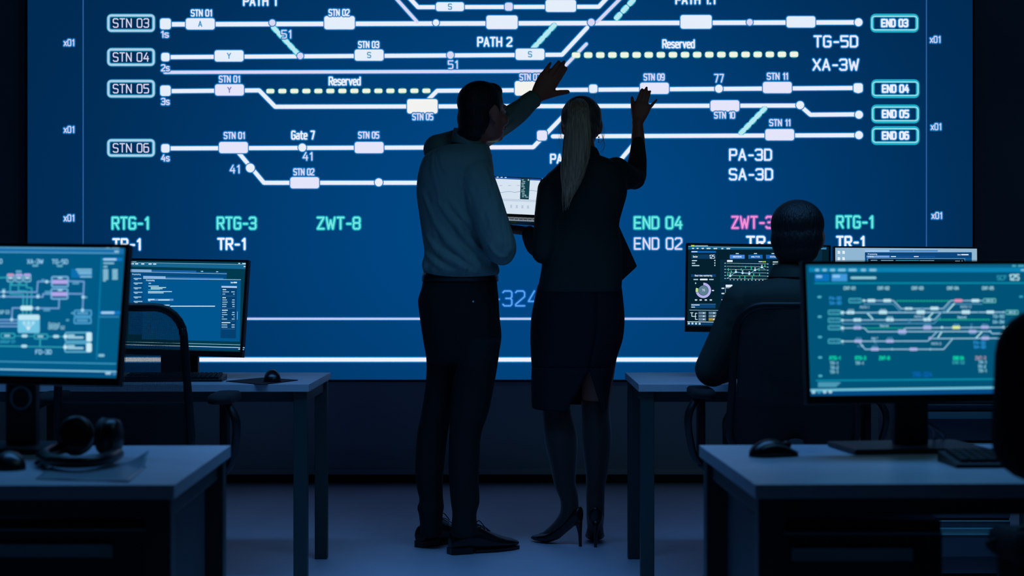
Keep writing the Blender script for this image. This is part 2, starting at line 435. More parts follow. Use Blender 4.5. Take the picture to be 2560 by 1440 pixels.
lines, marks, txt = Canvas(wto3), Canvas(wto3), Canvas(wto3)
PAL = dict(w=W, lav='d6d8f4', halo='0b74bd', teal='19aeca', dash='f0f4e2', box='e3eefa', boxp='e4e4fa', tag='a9d0ea', pink='f1b9d2', yel='f3f3c8', hl=1)  # halo: glow of the lit strokes, painted as wider shapes behind them
tx = diagram(lines, marks, txt, lambda x, y: (x, y), 1, PAL)
for x, y, s, wd in ((2089, 104, 'TG-5D', 107), (2089, 162, 'XA-3W', 112), (1876, 387, 'PA-3D', 103), (1877, 436, 'SA-3D', 106)): tx(x, y, 26, s, wd, 'e6eafa', .18)
for x, y, s, wd in ((326, 558, 'RTG-1', 88), (592, 558, 'RTG-3', 95), (847, 558, 'ZWT-8', 105), (1645, 557, 'END 04', 117), (2136, 555, 'RTG-1', 88)):
    txt.text(x, y, 28, s, '6fe8e0', .15, 8, wd, '0f9fb4')
txt.text(1880, 556, 28, 'ZWT-3', 'f58fd8', .15, 8, 100, '7a55a8')
for x, y, s, wd in ((317, 611, 'TR-1', 66), (579, 610, 'TR-1', 66), (2125, 605, 'TR-1', 66), (1908, 605, 'TR-1', 82)): tx(x, y, 26, s, wd, 'f0f2fb', .2)
tx(1645, 609, 27, 'END 02', 117, 'ded9f2', .15)
txt.text(1240, 746, 37, 'TRG-324', '5aa5ee', .1, 8, 208, '0a55ad')
for x, y in ((173, 107), (173, 324), (173, 545), (2337, 99), (2339, 317), (2341, 539)): tx(x, y, 15, 'x01', 24, lav := 'cfd2ee', .17)
fr = Canvas(wto3)
for x in (208, 2316): fr.rect(x + (0 if x < 999 else 0), 240, 2.6, 1240, '2b63a8', 1)
fr.rect(1261, 797, 2110, 9, '0b74bd', 1); fr.rect(1261, 797, 2106, 5, 'c9c9ea', 2)
fr.rect(1261, 899, 2110, 16, '0b74bd', 1); fr.rect(1261, 899, 2104, 10, 'eef0fb', 2)
lines.done('track_lines', wall_screen); marks.done('station_markers', wall_screen); txt.done('lettering', wall_screen); fr.done('border_lines', wall_screen)

# ================================================================ DESKS
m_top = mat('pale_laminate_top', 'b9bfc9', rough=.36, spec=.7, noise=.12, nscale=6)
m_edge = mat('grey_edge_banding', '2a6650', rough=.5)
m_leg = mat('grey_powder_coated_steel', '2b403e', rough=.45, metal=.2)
TOP = .72
def make_desk():
    t = thing('desk', 'x', 'desk', (0, 0, 0))
    w, d = 1.4, .7        # origin: left rear corner of the top (x to the side, y towards the viewer is negative)
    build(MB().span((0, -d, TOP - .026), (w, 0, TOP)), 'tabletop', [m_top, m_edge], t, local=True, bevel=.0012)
    for x in (.008, w - .056):
        for y in (-.012, -d + .06):
            build(MB().span((x, y - .048, 0), (x + .048, y, TOP - .026)), 'leg', m_leg, t, local=True, bevel=.003)
    for y0, y1 in ((-.055, -.03), (-d + .055, -d + .08)):
        build(MB().span((.056, y0, TOP - .066), (w - .056, y1, TOP - .026)), 'apron_rail', m_leg, t, local=True, bevel=.002)
    for x0 in (.02, w - .045):
        build(MB().span((x0, -d + .06, TOP - .07), (x0 + .025, -.06, TOP - .026)), 'side_rail', m_leg, t, local=True, bevel=.002)
    return t
desk0 = make_desk()
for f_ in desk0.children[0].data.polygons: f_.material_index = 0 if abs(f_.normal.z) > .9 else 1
def place(o, loc, rz=0, label=None, group=None):
    o.location = loc; o.rotation_euler = (0, 0, rz)
    if label: o['label'] = label
    if group: o['group'] = group
    return o
DG = 'pale desks of the control room'
desks = [place(desk0, (-.708 - 1.4, 6.5, 0), 0, 'pale desk under the coding monitor, with dark mouse pad near its end', DG)]
R_ = math.radians
for loc, rz, lb in (((.4415, 6.5, 0), 0, 'pale desk behind which the seated person works, right of the standing woman'),
                    ((-.632 - 1.4 * math.cos(R_(1.2)), 3.74 + 1.4 * math.sin(R_(-1.2)), 0), R_(1.2), 'near pale desk carrying the black headset and the flow chart monitor'),
                    ((.421, 3.745, 0), R_(2.0), 'near pale desk with a lone dark mouse and the track plan monitor')):
    desks.append(place(copy_tree(desk0), loc, rz, lb, DG))

# ================================================================ DRAWER UNITS
m_ped = mat('dark_pedestal_shell', '2a3036', rough=.55)
m_pedl = mat('pale_pedestal_front', '3c4650', rough=.5)
m_slot = mat('grip_edge_highlight', '7fb0aa', rough=.5)
def drawer_unit(name, label, x0, x1, y0, y1, h, fronts, m_body, m_front, gx):
    """fronts: list of (bottom z, top z); grips are recessed trays on each front, gx = their span as share of the width"""
    t = thing(name, label, 'drawer unit', ((x0 + x1) / 2, y0, 0))
    build(MB().span((x0, y0 + .02, .03), (x1, y1, h)), 'body', m_body, t, bevel=.003)
    for z0, z1 in fronts:
        fo = build(MB().span((x0 + .003, y0, z0), (x1 - .003, y0 + .019, z1)), 'drawer', m_front, t, bevel=.0025)
        gz1 = z1 - (z1 - z0) * .2 if z1 - z0 < .2 else z1 - .028; gz0 = gz1 - .026
        ga, gb = x0 + (x1 - x0) * gx[0], x0 + (x1 - x0) * gx[1]
        g = MB(); g.span((ga, y0 - .004, gz0), (gb, y0 + .001, gz1)); g.span((ga, y0 - .01, gz1 - .004), (gb, y0, gz1)); g.span((gb - .006, y0 - .01, gz0), (gb, y0, gz1))
        g.span((x0 + .004, y0 - .003, z1 - .004), (x1 - .004, y0 + .004, z1)); build(g, 'grip_and_edge_highlight', m_slot, fo, bevel=.001)  # pale bar along the drawer's top edge is a painted edge highlight
    for x in (x0 + .05, x1 - .05):
        for y in (y0 + .06, y1 - .05):
            build(MB().cyl((x - .012, y, .016), (x + .012, y, .016), .016), 'caster', m_black, t, smooth=True)
    return t
p = lambda px, d: P(px, 0, d).x
drawer_unit('drawer_pedestal', 'dark drawer pedestal under the near desk with the headset', p(-60, 3.14), p(395, 3.14), 3.14, 3.62, .64, [(.05, .36), (.37, .625)], m_ped, m_ped, (.1, .755))
drawer_unit('drawer_pedestal', 'dark drawer pedestal under the near desk with the lone mouse', p(1903, 3.16), p(2360, 3.16), 3.16, 3.66, .635, [(.05, .34), (.35, .615)], m_ped, m_ped, (.165, .825))
zz = lambda py, d: P(0, py, d).z
dd = 5.95
fr_ = [(zz(1104 + 97 * i, dd), zz(1008 + 97 * i, dd)) for i in range(5)]
fr_ = [(max(z0 + .004, .045), z1 - .003) for z0, z1 in fr_ if z1 > .12]
drawer_unit('drawer_cabinet', 'pale multi drawer cabinet under the far desk, seen below the track plan monitor', p(2268, dd), p(2528, dd), dd, 6.42, fr_[0][1] + .005, fr_, m_pedl, m_pedl, (.13, .83))
# ================================================================ MONITORS
m_bez = mat('black_monitor_plastic', '0c0d0f', rough=.42)
m_led = emit('dff4ff', 2.2)
def monitor(label, cx, cy, d, w, h, yaw, tilt, roll, neck_px, base_c, base_w=.24, base_d=.19, bez=(.008, .008, .018), bg='005a87', led=None, ring_hole=False):
    """a screen whose centre stands at pixel (cx, cy), distance d; yaw > 0 turns its right side away"""
    C = P(cx, cy, d)
    M = Matrix.Translation(C) @ Matrix.Rotation(yaw, 4, 'Z') @ Matrix.Rotation(-tilt, 4, 'X') @ Matrix.Rotation(roll, 4, 'Y')
    base = P(base_c[0], 0, base_c[1]); base.z = TOP
    t = thing('monitor', label, 'monitor', base, yaw, 'desk monitors')
    L = lambda x, y, z: M @ Vector((x, y, z))
    b, e = MB(), bez
    def bx(mb, x0, x1, y0, y1, z0, z1):
        q = MB().span((x0, y0, z0), (x1, y1, z1)); mb.add([M @ v for v in q.v], q.f)
    bx(b, -w / 2 - e[0], w / 2 + e[0], .0035, .022, -h / 2 - e[2], h / 2 + e[1])
    bx(b, -w / 2 - e[0], -w / 2, -.004, .004, -h / 2 - e[2], h / 2 + e[1]); bx(b, w / 2, w / 2 + e[0], -.004, .004, -h / 2 - e[2], h / 2 + e[1])
    bx(b, -w / 2, w / 2, -.004, .004, h / 2, h / 2 + e[1]); bx(b, -w / 2, w / 2, -.004, .004, -h / 2 - e[2], -h / 2)
    bx(b, -w * .3, w * .3, .02, .05, -h * .34, h * .3)
    build(b, 'housing', m_bez, t, bevel=.0012)
    q = MB().add([L(-w / 2, 0, -h / 2), L(w / 2, 0, -h / 2), L(w / 2, 0, h / 2), L(-w / 2, 0, h / 2)], [(0, 1, 2, 3)])
    scr = build(q, 'screen', emit(bg), t)
    # neck and foot
    n0 = P((neck_px[0] + neck_px[1]) / 2, 0, base_c[1] + .02); nw = (neck_px[1] - neck_px[0]) / F * (base_c[1] + .02)
    top = M @ Vector((0, .05, 0))
    nb = MB(); zt = C.z - h * .2
    nb.span((n0.x - nw / 2, base_c[1] + .0, TOP + .01), (n0.x + nw / 2, base_c[1] + .035, zt))
    nb.tube([(n0.x, base_c[1] + .02, zt - .03), top], .03, 12)
    nk = build(nb, 'neck', m_bez, t, bevel=.004)
    if ring_hole:
        rc = P(ring_hole[0], ring_hole[1], base_c[1] - .003); rr_ = MB(); n = 20
        rr_.tube([rc + Vector((math.cos(2 * PI * i / n) * .021, 0, math.sin(2 * PI * i / n) * .024)) for i in range(n + 1)], .0035, 8)
        build(rr_, 'cable_hole_rim', mat('satin_grey_plastic', '8a93a0', rough=.25), nk, smooth=True)
    fb = MB(); R = Matrix.Rotation(yaw, 3, 'Z')
    fb.box((base.x, base.y, TOP + .006), (base_w, base_d, .011), R=R)
    build(fb, 'foot', m_bez, t, bevel=.004)
    if led:
        lp = P(led[0], led[1], d - .01); build(MB().ell(lp, (.0022, .002, .003), nu=10, nv=6), 'power_light', m_led, t, smooth=True)
    n = (M.to_3x3() @ Vector((0, -1, 0))).normalized()
    def to3(x, y, lift):
        dr = Vector(((x - CX) / F, 1, -(y - CY) / F)); o = Vector((0, 0, H))
        k = (C - o).dot(n) / dr.dot(n); return o + dr * k + n * (lift + .0006)
    return t, scr, to3, lambda x, y: (M @ Vector((x * w, -.0006, y * h)))
def Zm(to3, x0, y0, s):
    c = Canvas(lambda x, y, L: to3(x0 + x * s, y0 + y * s, L)); c.lift = .00025; return c

# ---- front left: process flow chart (coordinates of the 4x enlargement)
mA, sA, tA, uvA = monitor('large monitor showing a teal flow chart with piped boxes, nearest the headset', 28, 777, 3.6, .497, .281, R_(-8), R_(9), R_(.75), (20, 96), (57, 3.64), bg='005a86', led=(275, 961), ring_hole=(52, 994))
g, x = Zm(tA, 0, 600, .25), Zm(tA, 0, 600, .25)
TL, TG_, BL, WH, PU = '3f9cc4', '2f9fb4', '0f78c4', 'b9e3f3', 'b3a6ea'
E0 = -1065
g.poly([(E0, 30), (1240, 52), (1238, 88), (E0, 66)], '136089', 1)
g.poly([(E0, 68), (1238, 86), (1236, 142), (E0, 122)], '1a70ab', 1)
g.line([(E0 + 20, 66), (1195, 88)], 9, '5fa7cf', 2); g.line([(E0 + 20, 112), (1190, 134)], 8, '5fa7cf', 2)
g.line([(E0 + 20, 1195), (1160, 1238)], 11, TL, 2); g.line([(E0 + 10, 1272), (1195, 1318)], 13, '86c8e4', 2)
g.poly([(E0, 1290), (1192, 1330), (1188, 1362), (E0, 1318)], '004a80', 1)
x.bar(1058, 1100, 75, 15, '8fc3da'); x.bar(1122, 1194, 75, 15, '8fc3da'); x.bar(1145, 1192, 116, 16, '9dcbe4'); x.bar(1055, 1112, 1335, 22, '9dcbe4'); x.bar(1125, 1182, 1342, 20, '3f87bd')
for i in range(4): x.rect(E0 + 80 + i * 90, 1302, 45, 26, '9dcbe4', 3, r=6)
for i, wd in enumerate((46, 52, 50, 80, 86, 50, 70)): x.bar(E0 + 60 + i * 110, E0 + 60 + i * 110 + wd, 92 + i * 1.5, 20, '8fc3da')
for s_, cx_, cy_ in (('XA-3W', 355, 216), ('TG-5D', 602, 218), ('FD-3D', 438, 1120), ('PA-3D', -55, 214)): x.text(cx_, cy_, 40, s_, '8fcdf0', .2, 4, 155)
for cx_, cy_ in ((355, 257), (600, 260), (190, 316)): x.bar(cx_ - 30, cx_ + 30, cy_, 22, '5fa9c6')
for i, bx_ in enumerate((108, 192, 275)):
    g.frame(bx_, 380, 66, 72, 12, '77b7d6', 2, r=10); g.rect(bx_, 350, 60, 26, PU if i else 'c79ac4', 3); x.bar(bx_ - 22, bx_ + 22, 380, 24, 'a9d4ea')
for pts in ([(106, 418), (104, 540), (236, 546), (230, 745)], [(188, 418), (186, 508), (276, 514), (266, 745)], [(268, 418), (268, 475), (320, 482), (310, 745)],
            [(120, 418), (120, 452), (170, 452)], [(205, 418), (205, 452), (255, 452)], [(0, 378), (70, 376)]):
    g.line(pts, 15, TG_, 2)
for pts in ([(E0 + 200, 518), (372, 522), (380, 416), (518, 418)], [(E0 + 200, 560), (430, 570), (432, 540), (510, 540)], [(690, 412), (842, 416), (828, 700)], [(685, 538), (835, 540)],
            [(594, 590), (590, 684), (330, 682), (126, 680), (120, 796)], [(E0 + 300, 795), (185, 800)], [(E0 + 300, 828), (185, 832)], [(E0 + 300, 858), (185, 865)]):
    g.line(pts, 15, '6c9fd6', 2)
for cy_ in (418, 540):
    g.frame(602 - (cy_ > 500) * 5, cy_, 162, 98, 16, '6fb0dc', 3, r=12); g.rect(602 - (cy_ > 500) * 5, cy_ + 2, 150, 40, PU, 4); x.bar(580, 628, cy_ - 38, 18, 'a9d4ea')
for cx_, cy_ in ((40, 518), (40, 562), (382, 567), (470, 418), (120, 797), (380, 684), (835, 572), (828, 703)): g.disc(cx_, cy_, 17, 'a5d6ee', 4)
for cx_, cy_, w_ in ((760, 434, 70), (478, 520, 60), (470, 702, 70), (432, 402, 34), (862, 574, 30), (728, 732, 30), (678, 802, 34), (384, 548, 36), (40, 498, 36)): x.bar(cx_ - w_ / 2, cx_ + w_ / 2, cy_, 22, '4f9bbd')
g.rect(820, 334, 212, 92, '0a6fae', 2)
for i, yy in enumerate((296, 318, 338, 368)): x.bar(760 + i * 14, 920, yy, 15, '7fbfdf')
g.rect(268, 682, 122, 46, 'c4eef6', 4, r=14)
g.rect(290, 838, 222, 186, '6fc4e4', 3, r=20); g.rect(292, 775, 215, 52, 'bfe6f4', 4, r=18)
for i in range(3): x.disc(245 + i * 45, 830, 18, 'a9e0f2', 5, 10)
x.poly([(232, 845), (340, 845), (288, 900)], '9bd4ee', 5); x.disc(287, 884, 18, 'd0eaf8', 6, 10)
for cx_, cy_ in ((831, 733), (828, 806)):
    g.frame(cx_, cy_, 166, 56, 14, '4ba3d4', 2, r=8); x.bar(cx_ - 60, cx_ + 55, cy_, 26, '4f9cc8')
x.text(545, 842, 30, 'Output', '7db9d2', .22, 4, 110); x.text(568, 878, 30, 'GROUP 02', '7db9d2', .22, 4, 160); x.text(20, 722, 32, 'GROUP 03', '7db9d2', .22, 4, 150); x.text(80, 1018, 26, 'GROUP 07', '2f9cba', .22, 4, 150)
for cx_, cy_, w_ in ((80, 958, 136), (412, 965, 130)):
    g.frame(cx_, cy_, w_, 46, 14, '2f9fb4', 2, r=10); x.bar(cx_ - 36, cx_ + 24, cy_, 20, '8cc6da')
g.line([(150, 960), (345, 963)], 10, TG_, 2); g.line([(480, 966), (660, 966)], 10, TG_, 2); g.line([(E0 + 250, 1048), (645, 1072)], 12, TG_, 2); g.line([(404, 992), (402, 1065)], 16, TG_, 2)
for cx_, cy_ in ((248, 960), (563, 965), (244, 1062)): g.rect(cx_, cy_, 60, 30, 'a9dcee', 3, r=14)
for cy_ in (970, 1076):
    g.frame(786 - (cy_ > 1000) * 4, cy_, 260, 86, 14, '5fb6d8', 2, r=12); g.rect(892, cy_, 56, 90, 'c6ecf8', 3, r=16); g.disc(656, cy_ - 4, 20, 'c6ecf8', 3)
    x.bar(676, 750, cy_ - 16, 18, '9bd0e4'); x.bar(676, 838, cy_ + 6, 22, '9bd0e4')
g.rect(1128, 194, 195, 32, '0f74c4', 2); x.bar(1034, 1168, 195, 20, 'a5d4f0'); g.rect(1102, 728, 205, 34, '0f74c4', 2); x.bar(1014, 1146, 728, 22, 'a5d4f0')
g.line([(1018, 180), (968, 1190)], 14, '0a7aa6', 1); g.rect(1092, 768, 200, 18, '2a7fae', 2)
for yy, w_ in ((233, 110), (268, 44)): x.bar(1034, 1034 + w_, yy, 18, '7fbcd4')
for i in range(7): x.bar(1032, 1086 - (i == 6) * 24, 300 + i * 18, 14, '8cc6dc')
for i in range(6): x.bar(1124, 1180, 300 + i * 18, 14, '8cc6dc')
x.bar(986, 1048, 1155, 28, '7fbcd4')
# left part of the chart, cut off by the picture's edge
for i, (cx_, cy_) in enumerate(((-300, 420), (-560, 420), (-300, 700), (-560, 900))): g.frame(cx_, cy_, 180, 90, 14, '6fb0dc', 2, r=12)
gA = g.done('flow_chart', sA); x.done('lettering', sA)

# ---- back left: code windows (coordinates of the 4.364x enlargement of the crop at 300,630)
mB, sB, tB, uvB = monitor('monitor showing blue code windows, behind the empty mesh chair', 425, 763, 6.17, .575, .331, R_(-12), R_(8), R_(.9), (404, 497), (448, 6.2), bg='003a4f', bez=(.01, .008, .02))
g, x = Zm(tB, 300, 630, .22917), Zm(tB, 300, 630, .22917)
E1 = -330
def para(c, x0, x1, y0, y1, col, L): c.poly([(x0, y0), (x1, y0 + (x1 - x0) * .018), (x1 - (y1 - y0) * .02, y1 + (x1 - x0) * .024), (x0 - (y1 - y0) * .02, y1)], col, L)
para(g, E1, 1398, 108, 146, '17648f', 1)
g.line([(E1, 108), (1395, 136)], 4, '8fc3dd', 2)
for i, x0_ in enumerate((-250, -170, -80, 60, 118, 166, 232, 312, 362)): x.bar(x0_, x0_ + 36, 128 + x0_ * .012, 13, 'c8e2f0')
x.bar(1292, 1312, 125, 11, 'c8e2f0'); x.bar(1334, 1374, 127, 11, 'c8e2f0'); x.bar(1350, 1372, 159, 11, 'c8e2f0'); x.bar(60, 182, 107, 6, '8fbccb')
para(g, E1 + 20, 80, 165, 520, '004a86', 1); g.rect(60, 490, 26, 56, '1273c8', 2)
para(g, 108, 1166, 200, 900, '034a80', 2)
para(g, 108, 346, 188, 212, '7fa9dc', 3); para(g, 348, 834, 196, 214, '1a63a8', 3); g.line([(108, 216), (1166, 238)], 4, 'a9d3e8', 4)
para(g, 256, 1320, 290, 952, '00558e', 5); para(g, 256, 500, 262, 284, '8fb4e4', 6); para(g, 502, 1130, 272, 290, '2a6eb0', 6); g.line([(256, 290), (1320, 303)], 5, 'b9dcee', 7)
x.text(182, 244, 15, 'Processing', 'a9d3e8', .17, 8, 90); x.text(334, 310, 15, 'Processing', 'd3e9f6', .17, 8, 88)
for x0_, x1_, yy in ((315, 342, 342), (312, 428, 373), (338, 506, 389), (338, 468, 402), (308, 570, 433), (308, 480, 447)): x.bar(x0_, x1_, yy, 10, 'a9d3ea', 8)
x.bar(310, 440, 413, 8, '2fa5b4', 8); g.rect(446, 522, 278, 22, '5d93cc', 6); x.bar(308, 380, 518, 10, 'd3e9f6', 8); x.bar(420, 545, 524, 10, 'd3e9f6', 8); x.bar(308, 336, 533, 9, 'a9d3ea', 8)
x.bar(306, 545, 581, 10, 'b9dcee', 8); x.bar(550, 1040, 592, 10, 'c9e4f2', 8); x.bar(330, 474, 597, 8, '8fbfdc', 8)
for i, yy in enumerate((290, 340, 392, 440, 492, 540, 580)): x.bar(150, 236 + (i % 2) * 12, yy, 12, '8fbcd8', 5); x.bar(162, 196, yy + 12, 8, '8fbcd8', 5)
x.bar(884, 910, 212, 9, 'a9d3e8', 5); x.bar(1050, 1074, 216, 9, 'a9d3e8', 5)
x.text(1224, 334, 14, 'Date', 'd3e9f6', .2, 8, 24); x.bar(1240, 1280, 334, 15, 'd3e9f6', 8)
para(g, 1110, 1278, 370, 940, '034070', 6); para(g, 1110, 1278, 370, 390, 'a5c4ea', 7)
yy = 412
for blk in ((40, 72, 32), (40, 52, 60, 50, 48), (64, 52, 62, 22, 60), (96, 64, 66)):
    for i, w_ in enumerate(blk):
        x.bar(1122 - (yy - 400) * .03, 1122 - (yy - 400) * .03 + w_, yy, 10, 'cfe6f4' if i == 0 else '8fbcdc', 8)
        if i: x.bar(1252 - w_ * .5, 1254, yy, 10, '9fc6e2', 8)
        yy += 24
    g.line([(1112, yy - 4), (1256, yy - 2)], 2, '4f8fc0', 8); yy += 16
g.line([(1284, 652), (1282, 736)], 5, '8fb8d8', 8)
g.line([(E1, 970), (1334, 1014)], 4, 'a9d3e8', 4); g.line([(E1, 1000), (1360, 1045)], 6, 'cfe8f4', 4); para(g, E1, 1360, 1004, 1030, '003f74', 3)
x.bar(1292, 1320, 1060, 9, 'cfe8f4', 5); x.bar(1332, 1354, 1066, 8, '9fc6e2', 5)
g.done('code_windows', sB); x.done('lettering', sB)

# ---- back right, in front of the seated person: dashboard (coordinates of the 4x enlargement of the crop at 1700,500)
mC, sC, tC, uvC = monitor('monitor showing a dashboard with ring gauge and line graph, before the seated person', 1895, 716, 6.16, .521, .300, R_(0), R_(2), R_(.95), (1870, 1930), (1900, 6.2), bg='04202e', bez=(.007, .007, .022))
g, x = Zm(tC, 1700, 500, .25), Zm(tC, 1700, 500, .25)
g.rect(770, 482, 1390, 26, '0f5f8c', 1); g.line([(80, 464), (1460, 488)], 4, '8fc3dd', 2)
g.rect(128, 457, 34, 13, 'b8d84a', 2); x.bar(150, 280, 458, 6, 'a9d3e0')
for x0_, w_ in ((120, 20), (165, 20), (215, 24), (265, 40), (334, 38), (412, 22), (464, 38)): x.bar(x0_, x0_ + w_, 483 + x0_ * .008, 11, 'd0e8f2')
g.rect(236, 519, 248, 20, '0d5ba4', 2); x.bar(114, 174, 517, 9, 'cfe8f4'); g.rect(236, 566, 248, 44, '0b3a5e', 2)
x.text(152, 566, 17, 'Sector', 'e6f2fa', .16, 4, 46); x.text(319, 567, 34, '125', 'eef6fc', .13, 4, 52)
for i, (w_, yy) in enumerate(((52, 607), (34, 632), (76, 656))): x.bar(118, 118 + w_, yy, 10, 'b9dcea'); x.rect(348, yy - 2, 10, 12, 'd3ecf6', 3)
g.rect(234, 756, 248, 24, '0e3f78', 2); x.text(234, 756, 15, 'Real-time monitoring', 'e6f2fa', .17, 4, 170)
for x0_, w_ in ((134, 48), (198, 78), (290, 46)): x.bar(x0_, x0_ + w_, 795, 12 if w_ < 60 else 16, 'e2eef6' if w_ > 60 else '9cc0d0')
def arc(cx_, cy_, r0, r1, a0, a1, col, L, n=24):
    for i in range(n):
        p0, p1 = R_(a0 + (a1 - a0) * i / n), R_(a0 + (a1 - a0) * (i + 1) / n)
        g.poly([(cx_ + r0 * math.sin(p0), cy_ - r0 * math.cos(p0)), (cx_ + r1 * math.sin(p0), cy_ - r1 * math.cos(p0)), (cx_ + r1 * math.sin(p1), cy_ - r1 * math.cos(p1)), (cx_ + r0 * math.sin(p1), cy_ - r0 * math.cos(p1))], col, L)
arc(233, 904, 52, 77, 0, 252, 'b4b2ec', 3); arc(233, 904, 52, 77, 255, 290, 'b9dc8e', 3, 8); g.disc(233, 904, 49, '5d7f94', 3, 24); x.text(233, 902, 20, '79', 'd3e6f2', .14, 5, 26)
for x0_ in (148, 194, 246, 296): x.bar(x0_, x0_ + 24, 1000, 13, 'cfe0ee')
x.bar(150, 162, 832, 16, 'a9cfe0'); x.bar(318, 340, 905, 12, 'cfe0ee')
g.rect(232, 1060, 246, 44, '0d4274', 2); g.line([(110, 1040), (356, 1042)], 3, '4f93c8', 3); x.bar(112, 196, 1050, 8, 'd3e6f2'); x.bar(112, 150, 1071, 8, 'd3e6f2')
g.line([(94, 1101), (700, 1108)], 4, 'a9d3e8', 2); g.line([(68, 1217), (700, 1226)], 6, 'c6e6f4', 2); g.rect(500, 1240, 860, 24, '083a6a', 1)
for i in range(4): x.rect(88 + i * 36, 1234 + i, 20, 18, 'b9dcee', 3)
for r_ in range(3):
    for c_ in range(4):
        col = 'a2923c' if (r_, c_) in ((0, 2), (2, 1)) else ('0d5f96' if (r_, c_) == (2, 2) else '5f7e96')
        g.rect(222 + c_ * 102, 1130 + r_ * 32, 76, 26, col, 3); x.bar(228 + c_ * 102, 246 + c_ * 102, 1130 + r_ * 32, 10, 'dfeaf2', 4)
g.line([(106, 1128), (130, 1128)], 7, 'c6dfea', 3); g.line([(118, 1128), (118, 1164), (160, 1164)], 7, 'c6dfea', 3); g.line([(170, 1132), (154, 1132), (154, 1194), (172, 1194)], 7, 'c6dfea', 3)
for x0_, s_, w_ in ((572, 'MONITORING', 148), (754, 'ANALYTICS', 142), (930, 'STATUS', 140)):
    g.rect(x0_, 568, w_, 40, '3f86d8' if x0_ == 572 else '1560b0', 2); x.text(x0_, 568, 13, s_, 'd8e8fa', .2, 4, 84 if x0_ != 930 else 60); x.bar(x0_ - 16, x0_ + 16, 536, 9, 'b9dcea')
g.rect(650, 710, 500, 225, '06293e', 1); g.rect(498, 610, 56, 20, 'dceaf4', 2, r=4); x.bar(785, 825, 617, 9, 'c6e0ea'); g.rect(843, 618, 32, 12, '9cc84a', 2)
for i in range(6):
    g.line([(468, 632 + i * 30.6), (862, 638 + i * 30.6)], 3.5, '9fc0b4', 2); x.bar(444, 458, 632 + i * 30.6, 8, 'a9c8d4'); x.bar(868, 884, 640 + i * 30.6, 8, 'a9c8d4')
for i in range(10): x.bar(498 + i * 36, 508 + i * 36, 797 + i * .6, 10, 'cfe0ea'); g.line([(468 + i * 40, 640), (468 + i * 40, 786)], 1.5, '0d5a5c', 1)
for cx_, cy_, h_ in ((484, 696, 26), (512, 720, 30), (478, 742, 20), (654, 672, 22), (712, 680, 36), (648, 772, 22), (722, 776, 26), (736, 746, 22), (795, 748, 24), (848, 655, 20), (612, 694, 20), (598, 770, 16), (790, 700, 18)): g.rect(cx_, cy_, 9, h_, '1fc79a', 3)
pts = [(468, 786), (502, 759), (558, 720), (625, 730), (692, 739), (750, 701), (818, 673), (846, 692)]
g.line(pts, 4, '8fd0f4', 4)
for q in pts[1:-1]: g.disc(q[0], q[1], 11, 'bff0fa', 5, 12); x.bar(q[0] - 7, q[0] + 7, q[1] - 20, 9, 'cfe8f0', 5)
g.rect(640, 945, 480, 230, '05243c', 1); g.rect(490, 860, 68, 26, 'dceaf4', 2, r=4)
g.line([(454, 880), (454, 1062), (700, 1064)], 3, 'a9d0e4', 2); g.line([(454, 880), (700, 884)], 3, 'a9d0e4', 2); g.line([(454, 998), (700, 1002)], 3, '4f90b8', 2)
for i, yy in enumerate((883, 935, 998, 1060)): x.bar(414 if i < 3 else 434, 444, yy, 12, 'd3e6f0')
g.rect(512, 965, 58, 84, 'e2ecfa', 3); g.rect(466, 936, 24, 8, '2fb5a4', 3); g.rect(464, 1030, 22, 7, 'd04fb8', 3)
x.bar(926, 1000, 620, 10, 'c6e0ea'); x.bar(926, 980, 642, 9, 'c6e0ea'); x.bar(930, 1010, 686, 12, 'c6e0ea'); g.rect(1290, 780, 260, 560, '062c44', 1)
g.done('dashboard', sC); x.done('lettering', sC)

# ---- back right, second: pale desktop with windows (3.43x enlargement of the crop at 2000,600)
mD, sD, tD, uvD = monitor('monitor with pale blue desktop, half hidden behind the nearer track plan monitor', 2266, 722, 6.18, .532, .302, R_(2), R_(3), R_(.35), (2230, 2290), (2268, 6.22), bg='8fb6d2', bez=(.006, .006, .02))
g, x = Zm(tD, 2000, 600, .29167), Zm(tD, 2000, 600, .29167)
for i in range(2):
    for j in range(4):
        cx_, cy_ = 333 + i * 40, 106 + j * 54
        x.poly([(cx_ - 11, cy_ - 13), (cx_ + 5, cy_ - 13), (cx_ + 11, cy_ - 7), (cx_ + 11, cy_ + 13), (cx_ - 11, cy_ + 13)], 'dfeefa', 3)
g.rect(1014, 330, 916, 450, '0a5590', 1); g.rect(660, 94, 212, 20, '9cc4f0', 2); g.rect(868, 93, 208, 11, '3a80c4', 2); g.rect(1078, 93, 204, 11, '3a80c4', 2)
g.rect(1014, 130, 916, 48, '0a447a', 2); g.rect(668, 142, 196, 16, '7ca4e4', 3); g.rect(962, 142, 390, 14, '0f5090', 3)
x.text(620, 121, 11, 'Processing', 'd8eafa', .18, 5, 78); x.text(606, 142, 9, 'Tracking', 'e8f2fc', .18, 5, 46); x.bar(778, 822, 142, 8, 'c6def4', 5); x.bar(974, 1016, 142, 8, 'c6def4', 5)
x.text(1362, 126, 10, 'Date', 'd8eafa', .2, 5, 26); x.bar(1380, 1444, 126, 10, 'd8eafa', 5)
g.rect(996, 350, 834, 390, '03223e', 4); g.line([(580, 156), (1412, 160)], 4, '6fb8e4', 5); g.line([(580, 156), (580, 500)], 4, '6fb8e4', 5); g.line([(1412, 160), (1412, 500)], 4, '6fb8e4', 5)
